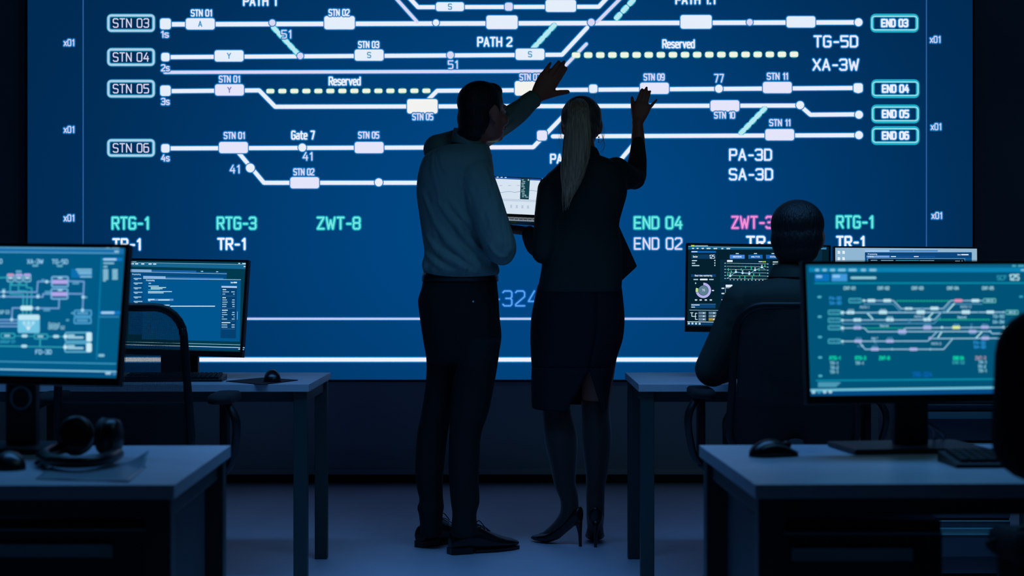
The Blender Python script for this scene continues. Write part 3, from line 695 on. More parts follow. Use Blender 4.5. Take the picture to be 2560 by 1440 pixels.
x.bar(604, 662, 174, 6, 'a9c8e4', 6); x.bar(692, 800, 175, 6, 'a9c8e4', 6); x.bar(818, 1020, 175, 6, '4fb0d4', 6); x.bar(1024, 1150, 176, 6, '8fbce0', 6); x.bar(626, 692, 191, 7, '5fa8d4', 6); x.bar(1328, 1370, 181, 8, 'c6def4', 6); x.disc(1388, 181, 6, 'c6def4', 6, 8)
g.done('windows', sD); x.done('lettering', sD)

# ---- front right: the track plan again (3.43x enlargement of the crop at 2000,600)
mE, sE, tE, uvE = monitor('near monitor repeating the railway track plan of the big wall in teal', 2299, 823, 3.59, .498, .281, R_(7.5), R_(6), R_(-.2), (2232, 2316), (2266, 3.65), bg='005376', base_w=.3)
g, mk, x = (Zm(tE, 2000, 600, .29167) for _ in range(3))
X9 = 1960
g.rect(1010, 218, 1870, 30, '0d5f82', 1); g.rect(1010, 256, 1868, 40, '0a80b2', 1)
for x0_, w_ in ((128, 34), (190, 38), (256, 44), (324, 66), (414, 70), (520, 44), (592, 62)): x.bar(x0_, x0_ + w_, 258, 22, '7cc0dc')
x.bar(1815, 1850, 222, 14, '4fb0c4'); x.bar(1866, 1920, 222, 14, '4fb0c4'); x.bar(1890, 1930, 258, 16, '7cc0dc')
g.rect(188, 322, 126, 64, '0a72bc', 2); g.rect(336, 322, 134, 64, '3f98dc', 2); x.bar(134, 188, 314, 22, '7fc0ec'); x.bar(278, 342, 312, 22, '8fc8f0')
x.bar(432, 652, 325, 20, '8fccdc'); x.text(1728, 324, 36, 'SCF', '2f9cb8', .18, 4, 82); x.text(1832, 320, 46, '125', 'a9dce6', .22, 4, 84)
g.line([(128, 371), (1930, 369)], 14, '0a87a6', 2); g.line([(140, 1205), (1930, 1190)], 14, '0a87a6', 2); g.line([(84, 1288), (1930, 1262)], 20, '6fc0d8', 2)
g.poly([(82, 1300), (1930, 1275), (1930, 1312), (84, 1334)], '004a86', 1)
for i in range(4): x.rect(114 + i * 48, 1304 - i, 32, 26, '9cd0e0' if i != 1 else '3f9cb4', 3, r=10)
for i in range(3): x.bar(152, 346 - i * 16, 1226 + i * 14, 12, '4fa0bc')
for cx_, s_ in ((422, 'CNT-01'), (713, 'CNT-02'), (1005, 'CNT-03'), (1308, 'CNT-04'), (1608, 'CNT-05')): x.text(cx_, 413, 24, s_, '8fc8d8', .26, 4, 96)
for i, yy in enumerate((489, 658, 832, 1007, 1165)): x.bar(148 + i * 2, 182 + i * 2, yy, 18, '4fb0cc', 3); x.bar(1876, 1910, yy - 3, 18, '2f9cc0', 3)
PM = dict(w='8fc4e0', lav='4f98c4', halo=None, teal='12a296', dash='1fb58e', box='b9e4f0', boxp='a5b2e4', tag='4fc0c4', pink='e08fb4', yel='dcec9c', hl=1)
TM = lambda px, py: ((px - 328) / 1.254 + 293, (py - 57) / 1.262 + 620)
txm = diagram(g, mk, x, TM, .8 * 1.15, PM, False)
for px, s_, c_ in ((296, 'RTG-1', '12d0a4'), (516, 'RTG-3', '12d0a4'), (720, 'ZWT-8', '12d0a4'), (1356, 'END 04', '12d0a4'), (1544, 'ZWT-3', '8f8ca4')): x.text(px, 1012, 28, s_, c_, .26, 6, 88)
for px, py, s_ in ((288, 1056, 'TR-1'), (292, 1096, 'TR-2'), (288, 1132, 'TR-1'), (506, 1056, 'TR-1'), (1560, 1048, 'TR-1'), (1556, 1086, 'TR-2'), (1560, 1122, 'TR-1'), (1356, 1050, 'END 02')): x.text(px, py, 24, s_, '7cc0d4' if s_ != 'END 02' else '2f9cac', .24, 6, 66 if s_ != 'END 02' else 100)
for px, py, s_ in ((300, 500, 'PA-3D'), (302, 540, 'SA-3D'), (1536, 880, 'PA-3D'), (1538, 916, 'SA-3D')): x.text(px, py, 24, s_, '2a8fd8', .24, 6, 98)
for px, py, s_ in ((1698, 655, 'TG-5D'), (1698, 702, 'XA-3W')): x.text(px, py, 24, s_, '7cc0d8', .24, 6, 96)
x.text(1044, 1153, 36, 'TRG-324', '0a62b4', .2, 6, 164)
g.done('track_plan', sE); mk.done('station_markers', sE); x.done('lettering', sE)
# ================================================================ OFFICE CHAIRS
m_ch = mat('black_chair_plastic', '0b0c0f', rough=.5, spec=.35)
m_fab = mat('black_seat_fabric', '0d0e11', rough=.85, bump=.2, bscale=300)
def mesh_mat():
    m = bpy.data.materials.new('black_open_mesh_fabric'); m.use_nodes = True; nt = m.node_tree
    b = nt.nodes['Principled BSDF']; b.inputs['Base Color'].default_value = (*srgb('0c0d10'), 1); b.inputs['Roughness'].default_value = .7
    tc = nt.nodes.new('ShaderNodeTexCoord'); mp = nt.nodes.new('ShaderNodeMapping')
    mp.inputs['Rotation'].default_value = (0, PI / 4, 0); k = PI * 2 / .0052; mp.inputs['Scale'].default_value = (k, k, k)
    sx = nt.nodes.new('ShaderNodeSeparateXYZ'); nt.links.new(tc.outputs['Object'], mp.inputs['Vector']); nt.links.new(mp.outputs[0], sx.inputs[0])
    s1, s2, mu, gt = (nt.nodes.new('ShaderNodeMath') for _ in range(4))
    s1.operation = s2.operation = 'SINE'; mu.operation = 'MULTIPLY'; gt.operation = 'GREATER_THAN'; gt.inputs[1].default_value = .2
    nt.links.new(sx.outputs['X'], s1.inputs[0]); nt.links.new(sx.outputs['Z'], s2.inputs[0])
    nt.links.new(s1.outputs[0], mu.inputs[0]); nt.links.new(s2.outputs[0], mu.inputs[1]); nt.links.new(mu.outputs[0], gt.inputs[0])
    tr = nt.nodes.new('ShaderNodeBsdfTransparent'); mx = nt.nodes.new('ShaderNodeMixShader')
    nt.links.new(gt.outputs[0], mx.inputs[0]); nt.links.new(b.outputs[0], mx.inputs[1]); nt.links.new(tr.outputs[0], mx.inputs[2])
    nt.links.new(mx.outputs[0], nt.nodes['Material Output'].inputs[0]); return m
m_mesh = mesh_mat()
def rrect(w, h, r, n=6):
    out = []
    for ax, az, a0 in ((w / 2 - r, h / 2 - r, 0), (-w / 2 + r, h / 2 - r, 90), (-w / 2 + r, -h / 2 + r, 180), (w / 2 - r, -h / 2 + r, 270)):
        for k in range(n + 1):
            a = R_(a0 + 90 * k / n); out.append((ax + r * math.cos(a), az + r * math.sin(a)))
    return out
def make_chair(label):
    t = thing('office_chair', label, 'office chair', (0, 0, 0), 0, 'black office chairs')
    zb, hb, wb = .765, .48, .392                 # backrest centre, height, width
    def bk(x, z):                                # the backrest leans and wraps a little
        u = (z - zb) / (hb / 2); wx = x * (1 - .06 * u)
        return Vector((wx, -.235 - .03 * u + .035 * (x / .2) ** 2 * 1.0 + .015 * u * u, z))
    rail = [bk(x, zb + z) for x, z in rrect(wb, hb, .085)]
    fb = MB(); fb.tube(rail + [rail[0], rail[1]], .0128, 10, flat=.8)
    build(fb, 'back_frame', m_ch, t, local=True, smooth=True)
    nx, nz = 14, 16; vs, fs = [], []
    for j in range(nz + 1):
        for i in range(nx + 1):
            x = (i / nx - .5) * (wb - .012); z = (j / nz - .5) * (hb - .012)
            lim = wb / 2 - .01
            ov = hb / 2 - abs(z)
            if ov < .08: lim = wb / 2 - .085 + math.sqrt(max(0, .08 ** 2 - (.08 - ov) ** 2))
            vs.append(bk(max(-lim, min(lim, x)), zb + z))
    for j in range(nz):
        for i in range(nx): fs.append((j * (nx + 1) + i, j * (nx + 1) + i + 1, (j + 1) * (nx + 1) + i + 1, (j + 1) * (nx + 1) + i))
    build(MB().add(vs, fs), 'back_mesh', m_mesh, t, local=True, smooth=True)
    vs, fs = [], []
    for j in range(9):
        for i in range(nx + 1):
            z = -hb / 2 + .008 + j * .0225; x = (i / nx - .5) * (wb - .012); ov = z + hb / 2 + .002; lim = wb / 2 - .008
            if ov < .08: lim = wb / 2 - .085 + math.sqrt(max(0, .08 ** 2 - (.08 - ov) ** 2))
            vs.append(bk(max(-lim, min(lim, x)), zb + z) + Vector((0, .012, 0)))
    for j in range(8):
        for i in range(nx): fs.append((j * (nx + 1) + i, j * (nx + 1) + i + 1, (j + 1) * (nx + 1) + i + 1, (j + 1) * (nx + 1) + i))
    build(MB().add(vs, fs), 'lumbar_pad', m_fab, t, local=True, smooth=True, solid=.012)
    sp = MB(); sp.tube(smooth_path([bk(0, .575) + Vector((0, -.012, 0)), (0, -.275, .53), (0, -.25, .45), (0, -.1, .405), (0, .02, .405)]), .026, 12, flat=.5, up=(0, 1, 0))
    build(sp, 'back_bracket', m_fab, t, local=True, smooth=True)
    st = MB(); rings = []
    for z, s in ((.425, .86), (.43, .97), (.455, 1), (.475, .985), (.485, .9)):
        rings.append([Vector((x * s, .015 + y * s, z + .012 * (y / .24) ** 3)) for x, y in rrect(.48, .47, .11)])
    st.loft(rings); build(st, 'seat', m_fab, t, local=True, smooth=True)
    for s in (-1, 1):
        ar = build(MB().loft([[Vector((s * .272 + x * k, .02 + y * k, z)) for x, y in rrect(.075, .25, .035)] for z, k in ((.7, .85), (.704, 1), (.722, 1), (.73, .85))]), 'armrest', m_fab, t, local=True, smooth=True)
        build(MB().span((s * .272 - .012, -.01, .47), (s * .272 + .012, .05, .7)), 'armrest_post', m_ch, ar, local=True, bevel=.005)
        build(MB().tube(smooth_path([(s * .272, -.02, .705), (s * .3, -.05, .69), (s * .322, -.06, .64), (s * .312, -.03, .56), (s * .285, 0, .49), (s * .2, .02, .425)]), .016, 10, flat=.6), 'armrest_bracket', m_ch, ar, local=True, smooth=True)
    c = MB(); c.cyl((0, 0, .1), (0, 0, .3), .028); c.cyl((0, 0, .3), (0, 0, .41), .016); c.box((0, 0, .41), (.18, .2, .03))
    build(c, 'gas_column', m_ch, t, local=True, bevel=.003)
    for k in range(5):
        a = 2 * PI * k / 5 + .3; d = Vector((math.cos(a), math.sin(a), 0))
        lg = build(MB().tube([d * .02 + Vector((0, 0, .115)), d * .2 + Vector((0, 0, .1)), d * .31 + Vector((0, 0, .075))], [.03, .024, .016], 10, flat=.7), 'base_arm', mat('polished_chair_base', '23262c', rough=.22, metal=.6), t, local=True, smooth=True)
        e = d * .3; q = Vector((-d.y, d.x, 0))
        w = MB(); w.cyl(e + q * .008 + Vector((0, 0, .028)), e + q * .026 + Vector((0, 0, .028)), .028); w.cyl(e - q * .008 + Vector((0, 0, .028)), e - q * .026 + Vector((0, 0, .028)), .028)
        w.cyl(e + Vector((0, 0, .03)), e + Vector((0, 0, .075)), .009, 8)
        build(w, 'caster', m_ch, lg, local=True, smooth=False, bevel=.003)
    return t
chair0 = make_chair('empty black mesh back office chair pushed up to the coding monitor desk')
chair0.location = (-1.18, 5.24, 0)
chair1 = place(copy_tree(chair0), (.895, 5.47, 0), 0, 'black office chair in which the seated person works')
# -- the near chair, cut by the right edge of the picture: a padded task chair seen from behind
def near_chair():
    cx, y0 = 1.05, 2.66; t = thing('office_chair', 'black padded chair close by, cut off by the right edge of the photo', 'office chair', (cx, y0, 0), 0, 'black office chairs')
    zb = .91; pr = rrect(.545, .285, .075)
    def bk(x, z, y): return Vector((x, y - .04 * (z / .14) * .5 + .1 * (x / .27) ** 2 * .3, zb + z))
    b = MB(); b.loft([[bk(x * k, z * k, y) for x, z in pr] for y, k in ((-.03, .9), (-.02, .98), (0, 1), (.02, .98), (.03, .9))])
    build(b, 'backrest', m_fab, t, local=True, smooth=True)
    build(MB().tube(smooth_path([(0, -.03, .85), (0, -.06, .7), (0, 0, .47), (0, .2, .42)]), .03, 12, flat=.5, up=(0, 1, 0)), 'back_bracket', m_ch, t, local=True, smooth=True)
    st = MB().loft([[Vector((x * s, .235 + y * s, z)) for x, y in rrect(.42, .40, .11)] for z, s in ((.425, .86), (.435, .97), (.465, 1), (.49, .97), (.5, .88))])
    build(st, 'seat', m_fab, t, local=True, smooth=True)
    for s in (-1, 1):
        ar = build(MB().loft([[Vector((s * .214 + x * k, .06 + y * k, z - .12 * max(0, y - .04))) for x, y in rrect(.075, .2, .036)] for z, k in ((.64, .8), (.647, 1), (.676, 1), (.69, .82))]), 'armrest', m_fab, t, local=True, smooth=True)
        build(MB().loft([[Vector((s * .205 + x, .09 + y * k, z)) for x, y in rrect(.05, .17, .02)] for z, k in ((.45, .7), (.55, .85), (.65, 1))]), 'armrest_post', m_ch, ar, local=True, smooth=True)
        build(MB().tube(smooth_path([(s * .26, .1, .655), (s * .19, .03, .70), (s * .10, -.02, .71), (0, -.03, .70)]), .008, 8), 'armrest_stay', m_ch, ar, local=True, smooth=True)
    c = MB(); c.cyl((0, .2, .1), (0, .2, .3), .028); c.cyl((0, .2, .3), (0, .2, .42), .016); build(c, 'gas_column', m_ch, t, local=True)
    for k in range(5):
        a = 2 * PI * k / 5 + PI / 2 + PI / 5; d = Vector((math.cos(a), math.sin(a), 0)); oo = Vector((0, .2, 0))
        lg = build(MB().tube([oo + d * .02 + Vector((0, 0, .115)), oo + d * .31 + Vector((0, 0, .075))], [.03, .016], 10, flat=.7), 'base_arm', m_ch, t, local=True, smooth=True)
        e = oo + d * .3; q = Vector((-d.y, d.x, 0)); w = MB()
        w.cyl(e + q * .008 + Vector((0, 0, .028)), e + q * .026 + Vector((0, 0, .028)), .028); w.cyl(e - q * .008 + Vector((0, 0, .028)), e - q * .026 + Vector((0, 0, .028)), .028); w.cyl(e + Vector((0, 0, .03)), e + Vector((0, 0, .075)), .009, 8)
        build(w, 'caster', m_ch, lg, local=True, bevel=.003)
near_chair()

# ================================================================ DESK THINGS
m_key = mat('black_key_plastic', '15171b', rough=.35)
def on(px, py, top=TOP):                       # point of a desk top seen at a pixel
    d = F * (H - top) / (py - CY); return P(px, py, d)
def keyboard(label, c, rz, w=.43, dp=.14):
    t = thing('keyboard', label, 'keyboard', c, rz)
    b = MB(); hw, hd = w / 2, dp / 2
    prof = [(-hd, .0), (-hd, .009), (hd, .022), (hd, .0)]
    b.loft([[Vector((x, y, z)) for y, z in prof] for x in (-hw, hw)])
    build(b, 'body', m_bez, t, local=True, bevel=.002)
    k = MB(); n, m = 20, 6
    for j in range(m):
        for i in range(n):
            if j == 0 and 4 < i < 10: continue
            x = -hw + .012 + (i + .5) * (w - .024) / n; y = -hd + .012 + (j + .5) * (dp - .022) / m; z = .009 + .013 * (y + hd) / dp
            k.box((x, y, z + .003), ((w - .024) / n - .003, (dp - .022) / m - .003, .008))
    k.box((-hw + .012 + 7.5 * (w - .024) / n, -hd + .012 + .5 * (dp - .022) / m, .013), (5 * (w - .024) / n - .003, (dp - .022) / m - .003, .008))
    build(k, 'keys', m_key, t, local=True, bevel=.0008)
    return t
keyboard('black keyboard on the far desk beside the mouse pad', (P(474, 0, 6.0).x - .055, 6.0, TOP), R_(2), .36)
kp = on(2345, 1152); keyboard('black keyboard on the near desk below the track plan monitor', (kp.x + .2, 3.37, TOP), R_(2), .40, .13)
m_ms = mat('black_mouse_shell', '101216', rough=.3)
def mouse(label, c, rz, L=.108, w=.062, h=.038, wing=False):
    t = thing('computer_mouse', label, 'mouse', c, rz)
    rings = []
    for i in range(15):
        u = i / 14; y = (u - .5) * L; s = math.sqrt(max(.02, 1 - (2 * u - 1) ** 4)); hz = h * (.32 + .68 * math.sin(PI * min(1, (u + .12) / 1.05)) ** 1.1) * s ** .5
        r_ = []
        for k in range(16):
            a = PI * k / 15; r_.append(Vector((math.cos(a) * w / 2 * s * (1 - .1 * math.sin(PI * u)), y, math.sin(a) ** .8 * hz)))
        rings.append(r_)
    b = MB().loft(rings); build(b, 'shell', m_ms, t, local=True, smooth=True)
    f = MB().cyl((-.0035, L * .28, h * .6), (.0035, L * .28, h * .6), .009, 14); build(f, 'scroll_wheel', m_key, t, local=True, smooth=True)
    if wing:
        for s in (-1, 1):
            pth = [rings[i][15 if s > 0 else 0] for i in range(2, 13)]
            pts = [Vector((rings[i][3 if s < 0 else 12].x * 1.03, rings[i][3].y, rings[i][3 if s < 0 else 12].z + .001)) for i in range(2, 14)]
            build(MB().tube(pts, .0028, 8, flat=.6), 'side_strip', mat('grey_mouse_trim', '5d666e', rough=.3), t, local=True, smooth=True)
    return t
mp_ = on(676, 957); mouse('dark mouse standing on the black pad of the far desk', (mp_.x, 5.93, TOP + .0035), R_(8), .11, .066, .042)
mp2 = on(1938, 1143); mouse('lone black mouse on the desk of the track plan monitor', (mp2.x, 3.52, TOP), R_(-70), .112, .064, .036, wing=True)
mp3 = on(18, 1172); mouse('rounded black mouse beside the headset, cut off by the picture edge', (mp3.x, 3.30, TOP), R_(25), .11, .066, .036)
pq = [on(565, 954.0), on(655, 962.8), on(745, 951.5), on(660, 945.5)]
pt = thing('mouse_pad', 'thin black mouse pad turned askew on the far desk', 'mouse pad', (sum((q.x for q in pq)) / 4, sum((q.y for q in pq)) / 4, TOP))
build(MB().loft([[q + Vector((0, 0, z)) for q in pq] for z in (.0004, .003)]), 'pad', mat('black_cloth_pad', '0b0d10', rough=.8), pt)

# -- headset lying on its band, on a sheet with a curled corner
m_hs = mat('black_headset_plastic', '0c0d10', rough=.32)
hc = on(205, 1165); t = thing('headset', 'black headset with padded cups lying on a paper sheet', 'headset', (hc.x, 3.34, TOP))
zt = TOP + .004
def hp(px, py, d): return P(px, py, d)
band = smooth_path([hp(165, 1115, 3.50), hp(128, 1141, 3.45), hp(108, 1165, 3.36), hp(128, 1180, 3.27), hp(175, 1183, 3.235), hp(230, 1177, 3.25), hp(270, 1165, 3.30), hp(292, 1146, 3.38)], 6)
band = [Vector((q[0], q[1], max(q[2], zt + .016))) for q in band]
build(MB().tube(band, .0155, 10, flat=.8, up=(0, 0, 1)), 'headband', m_hs, t, smooth=True)
m_cush = mat('black_ear_cushion', '08090b', rough=.6)
for nm, c, nr, r in (('earcup', hp(190, 1136, 3.46), Vector((.25, -.95, .25)), .037), ('earcup', hp(284, 1130, 3.42), Vector((.985, -.15, .05)), .034)):
    nr.normalize(); c.z = max(c.z, TOP + .052); q = nr.to_track_quat('Z', 'Y').to_matrix()
    e = MB().loft([[c + q @ Vector((math.cos(2 * PI * k / 24) * r * s, math.sin(2 * PI * k / 24) * r * 1.08 * s, z)) for k in range(24)] for z, s in ((-.018, .8), (-.012, .98), (0, 1), (.01, .92), (.014, .7))])
    cup = build(e, nm, m_hs, t, smooth=True)
    e = MB(); rr_ = [c + q @ Vector((math.cos(2 * PI * k / 24) * r * .78, math.sin(2 * PI * k / 24) * r * .85, -.02)) for k in range(26)]
    e.tube(rr_, .011, 8); build(e, 'cushion', m_cush, cup, smooth=True)
build(MB().tube(smooth_path([hp(118, 1146, 3.44), hp(102, 1150, 3.36), hp(90, 1158, 3.30)]), .004, 8), 'microphone_arm', m_hs, t, smooth=True)
build(MB().ell(hp(302, 1126, 3.385), (.0035, .0035, .0025), nu=8, nv=6), 'status_light', emit('5ad0c8', .6), t, smooth=True)
# sheet
sp_ = thing('paper_sheet', 'glossy sheet with a curled corner under the headset', 'paper', (hc.x, 3.3, TOP))
A_, B_, C_, D_ = on(88, 1199), on(322, 1206), on(372, 1163), on(150, 1155)
nx = 24; vs, fs = [], []
for j in range(nx + 1):
    for i in range(nx + 1):
        u, v = i / nx, j / nx; q = A_.lerp(B_, u).lerp(D_.lerp(C_, u), v)
        k = max(0, (u + v - 1.62) / .38); z = TOP + .0012 + .028 * k ** 2 + .0015 * math.sin(5 * u + 3 * v) ** 2
        vs.append((q.x - .0 * k, q.y, z))
for j in range(nx):
    for i in range(nx): fs.append((j * (nx + 1) + i, j * (nx + 1) + i + 1, (j + 1) * (nx + 1) + i + 1, (j + 1) * (nx + 1) + i))
build(MB().add(vs, fs), 'sheet', mat('glossy_paper', '8b98a2', rough=.3), sp_, smooth=True, solid=.0006)
# -- monitor cables
t = thing('cable', 'pair of thin black cables falling behind the track plan monitor', 'cable', P(2352, 1104, 3.74))
for pts in ([(2312, 1050, 3.715), (2332, 1072, 3.76), (2336, 1096, 3.80), (2336, 1150, 3.82)], [(2312, 1052, 3.715), (2345, 1075, 3.76), (2362, 1096, 3.80), (2366, 1160, 3.82)]):
    build(MB().tube(smooth_path([P(*q) for q in pts]), .0035, 8), 'wire', m_ch, t, smooth=True)

# ================================================================ LAPTOP
C = P(1270, 487, 6.95); lw = .29; M = Matrix.Translation(P(1264, 536, 6.95)) @ Matrix.Rotation(R_(2.5), 4, 'Y')
M = Matrix.Translation(P(1264, 541, 6.95)) @ Matrix.Rotation(R_(2.6), 4, 'Y')
t = thing('laptop', 'open laptop with a bright white screen held between the two standing people', 'laptop', M.translation)
def lm(mb, a_, b_, Q):
    q = MB().span(a_, b_); mb.add([Q @ v for v in q.v], q.f)
T = M @ Matrix.Rotation(R_(-12), 4, 'X')
b = MB(); lm(b, (-lw / 2, 0, 0), (lw / 2, .007, .172), T); lid = build(b, 'lid', m_bez, t, bevel=.002)
D = M @ Matrix.Rotation(R_(6.5), 4, 'X')
b = MB(); lm(b, (-lw / 2, -.205, -.016), (lw / 2, 0, 0), D); deck = build(b, 'keyboard_deck', mat('laptop_silver', '8f9aa4', rough=.3, metal=.6), t, bevel=.003)
k = MB()
for j in range(5):
    for i in range(14): lm(k, (-.13 + i * .0186, -.03 - j * .019 - .016, 0), (-.13 + i * .0186 + .016, -.03 - j * .019, .0022), D)
build(k, 'keys', m_key, deck)
b = MB(); lm(b, (.024, -.2062, -.009), (.047, -.205, -.002), D); build(b, 'yellow_sticker', mat('yellow_sticker', 'd8b63a', rough=.5), deck)
q = MB().add([T @ Vector(v) for v in ((-lw / 2 + .007, -.0008, .012), (lw / 2 - .007, -.0008, .012), (lw / 2 - .007, -.0008, .161), (-lw / 2 + .007, -.0008, .161))], [(0, 1, 2, 3)])
ls = build(q, 'screen', emit('d6e4f2', 1.0), lid)
nrm = (T.to_3x3() @ Vector((0, -1, 0))).normalized(); pc = T @ Vector((0, -.0009, .08))
def l3(x_, y_, L):
    dr = Vector(((x_ - CX) / F, 1, -(y_ - CY) / F)); o = Vector((0, 0, H)); return o + dr * ((pc - o).dot(nrm) / dr.dot(nrm)) + nrm * (L + .0004)
c = Canvas(l3); c.lift = .0002
c.poly([(1180, 443), (1352, 451), (1352, 448), (1180, 440)], '2a62b8', 1)
c.poly([(1302, 446), (1325, 447), (1322, 499), (1300, 498)], '123f4c', 3)
for i in range(11): c.rect(1307 + (i % 3) * .6 + (i % 4 == 1) * 2, 450 + i * 4.2, 5 + (i * 7) % 5, 2.2, '8fb0b8', 4)
c.rect(1321, 450, 3, 4, 'b0c8cc', 4); c.rect(1314, 489, 3, 4, '8fb0b8', 4); c.rect(1317, 493, 7, 2, '8fb0b8', 4)
c.poly([(1185, 494), (1352, 500), (1352, 506), (1185, 500)], 'c3d2e4', 1); c.line([(1235, 481), (1250, 482), (1262, 480), (1275, 479), (1287, 481), (1299, 479), (1330, 476), (1350, 480)], 1.6, '9fb4cc', 2)
for i in range(4): c.rect(1278 + i * 14, 516 + i * .6, 5, 8, 'b9c8dc', 2); c.rect(1240 + i * 22 - 10, 464, 7, 2, 'b3c2d6', 2)
for i in range(3): c.rect(1244 + i * 10, 443 + i * .5, 5, 2, 'd8e8f8', 2)
c.done('displayed_chart', lid)
# ================================================================ PEOPLE
m_skin = mat('skin_fair', 'c9705a', rough=.5, spec=.4, noise=.08, nscale=40)
m_hair_d = mat('dark_brown_hair', '0f0c0c', rough=.55, noise=.4, nscale=120, bump=.4, bscale=160, stretch=(1, 1, .25))
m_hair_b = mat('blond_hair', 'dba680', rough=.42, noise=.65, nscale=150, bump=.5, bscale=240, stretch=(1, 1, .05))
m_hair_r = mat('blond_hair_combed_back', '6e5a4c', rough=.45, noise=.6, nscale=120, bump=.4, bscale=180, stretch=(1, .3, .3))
def cloth(name, col, folds=.5, fs=9, rough=.8, stretch=(1, 1, 1), sheen=0.):
    """woven cloth: fine weave plus soft slanting creases"""
    m = mat(name, col, rough=rough, spec=.25, sheen=sheen)
    nt = m.node_tree; b = nt.nodes['Principled BSDF']
    tc = nt.nodes.new('ShaderNodeTexCoord'); mp = nt.nodes.new('ShaderNodeMapping'); mp.inputs['Scale'].default_value = stretch; mp.inputs['Rotation'].default_value = (0, R_(38), 0)
    n1 = nt.nodes.new('ShaderNodeTexNoise'); n1.inputs['Scale'].default_value = fs; n1.inputs['Detail'].default_value = 2.5; n1.inputs['Distortion'].default_value = .6
    bp = nt.nodes.new('ShaderNodeBump'); bp.inputs['Strength'].default_value = folds; bp.inputs['Distance'].default_value = .06
    nt.links.new(tc.outputs['Object'], mp.inputs[0]); nt.links.new(mp.outputs[0], n1.inputs['Vector']); nt.links.new(n1.outputs['Fac'], bp.inputs['Height'])
    nt.links.new(bp.outputs[0], b.inputs['Normal']); return m
m_shirt = cloth('pale_teal_shirt', '809a94', .6, 7, stretch=(1.6, 1, .45))
m_trous = cloth('dark_navy_trousers', '151d1d', .4, 7, stretch=(1, 1, .5))
m_suit = cloth('charcoal_suit_cloth', '2c3733', .35, 6, stretch=(1, 1, .5))
m_suit2 = cloth('charcoal_wool_jacket', '2b3833', .4, 6, stretch=(1, 1, .6))
m_skirt = cloth('black_skirt_cloth', '181c23', .2, 5)
m_shoe = mat('black_polished_leather', '0d0a0b', rough=.34, coat=.08)
m_belt = mat('black_belt_leather', '0b0b0d', rough=.4)
m_eye = mat('eye_white', 'd8d8d4', rough=.2); m_lip = mat('lips', '8a4a46', rough=.45)
Zax = Vector((0, 0, 1))
def head(mb, C, yaw, pitch=0., k=1.0, fem=False):
    """adds skull, face, nose, ears to mb; returns the head's frame (x to its right, y ahead, z up)"""
    Q = Matrix.Translation(C) @ Matrix.Rotation(-yaw, 4, 'Z') @ Matrix.Rotation(pitch, 4, 'X') @ Matrix.Scale(k, 4)
    R3 = Q.to_3x3()
    def e(c, r, rz=0, rx=0): mb.ell(Q @ Vector(c), r, R3 @ Matrix.Rotation(rz, 3, 'Z') @ Matrix.Rotation(rx, 3, 'X'), 22, 14)
    e((0, -.006, .032), (.075, .095, .085)); e((0, .03, -.02), (.064, .066, .085)); e((0, .035, -.07), (.05, .052, .042)); e((0, .066, -.09), (.026, .026, .022))
    e((0, .098, -.022), (.0125, .019, .02)); e((0, .092, .005), (.009, .016, .03)); e((0, .08, .024), (.05, .018, .012)); e((0, .088, -.058), (.024, .012, .009))
    for s in (-1, 1):
        e((s * .077, -.008, -.004), (.008, .02, .034), s * -.45); e((s * .074, -.004, -.03), (.008, .011, .012), s * -.3); e((s * .05, .06, -.03), (.02, .022, .022))
    return Q
def face_parts(Q, root):
    R3 = Q.to_3x3()
    m = MB()
    for s in (-1, 1): m.ell(Q @ Vector((s * .032, .077, .004)), (.0125, .011, .0085), R3, 12, 8); m.ell(Q @ Vector((s * .032, .0845, .004)), (.0056, .004, .0056), R3, 10, 8, 1)
    build(m, 'eyes', [m_eye, m_hair_d], root, smooth=True)
    m = MB(); m.ell(Q @ Vector((0, .0985, -.054)), (.02, .005, .0045), R3, 14, 8); m.ell(Q @ Vector((0, .098, -.062)), (.018, .005, .005), R3, 14, 8)
    build(m, 'lips', m_lip, root, smooth=True)
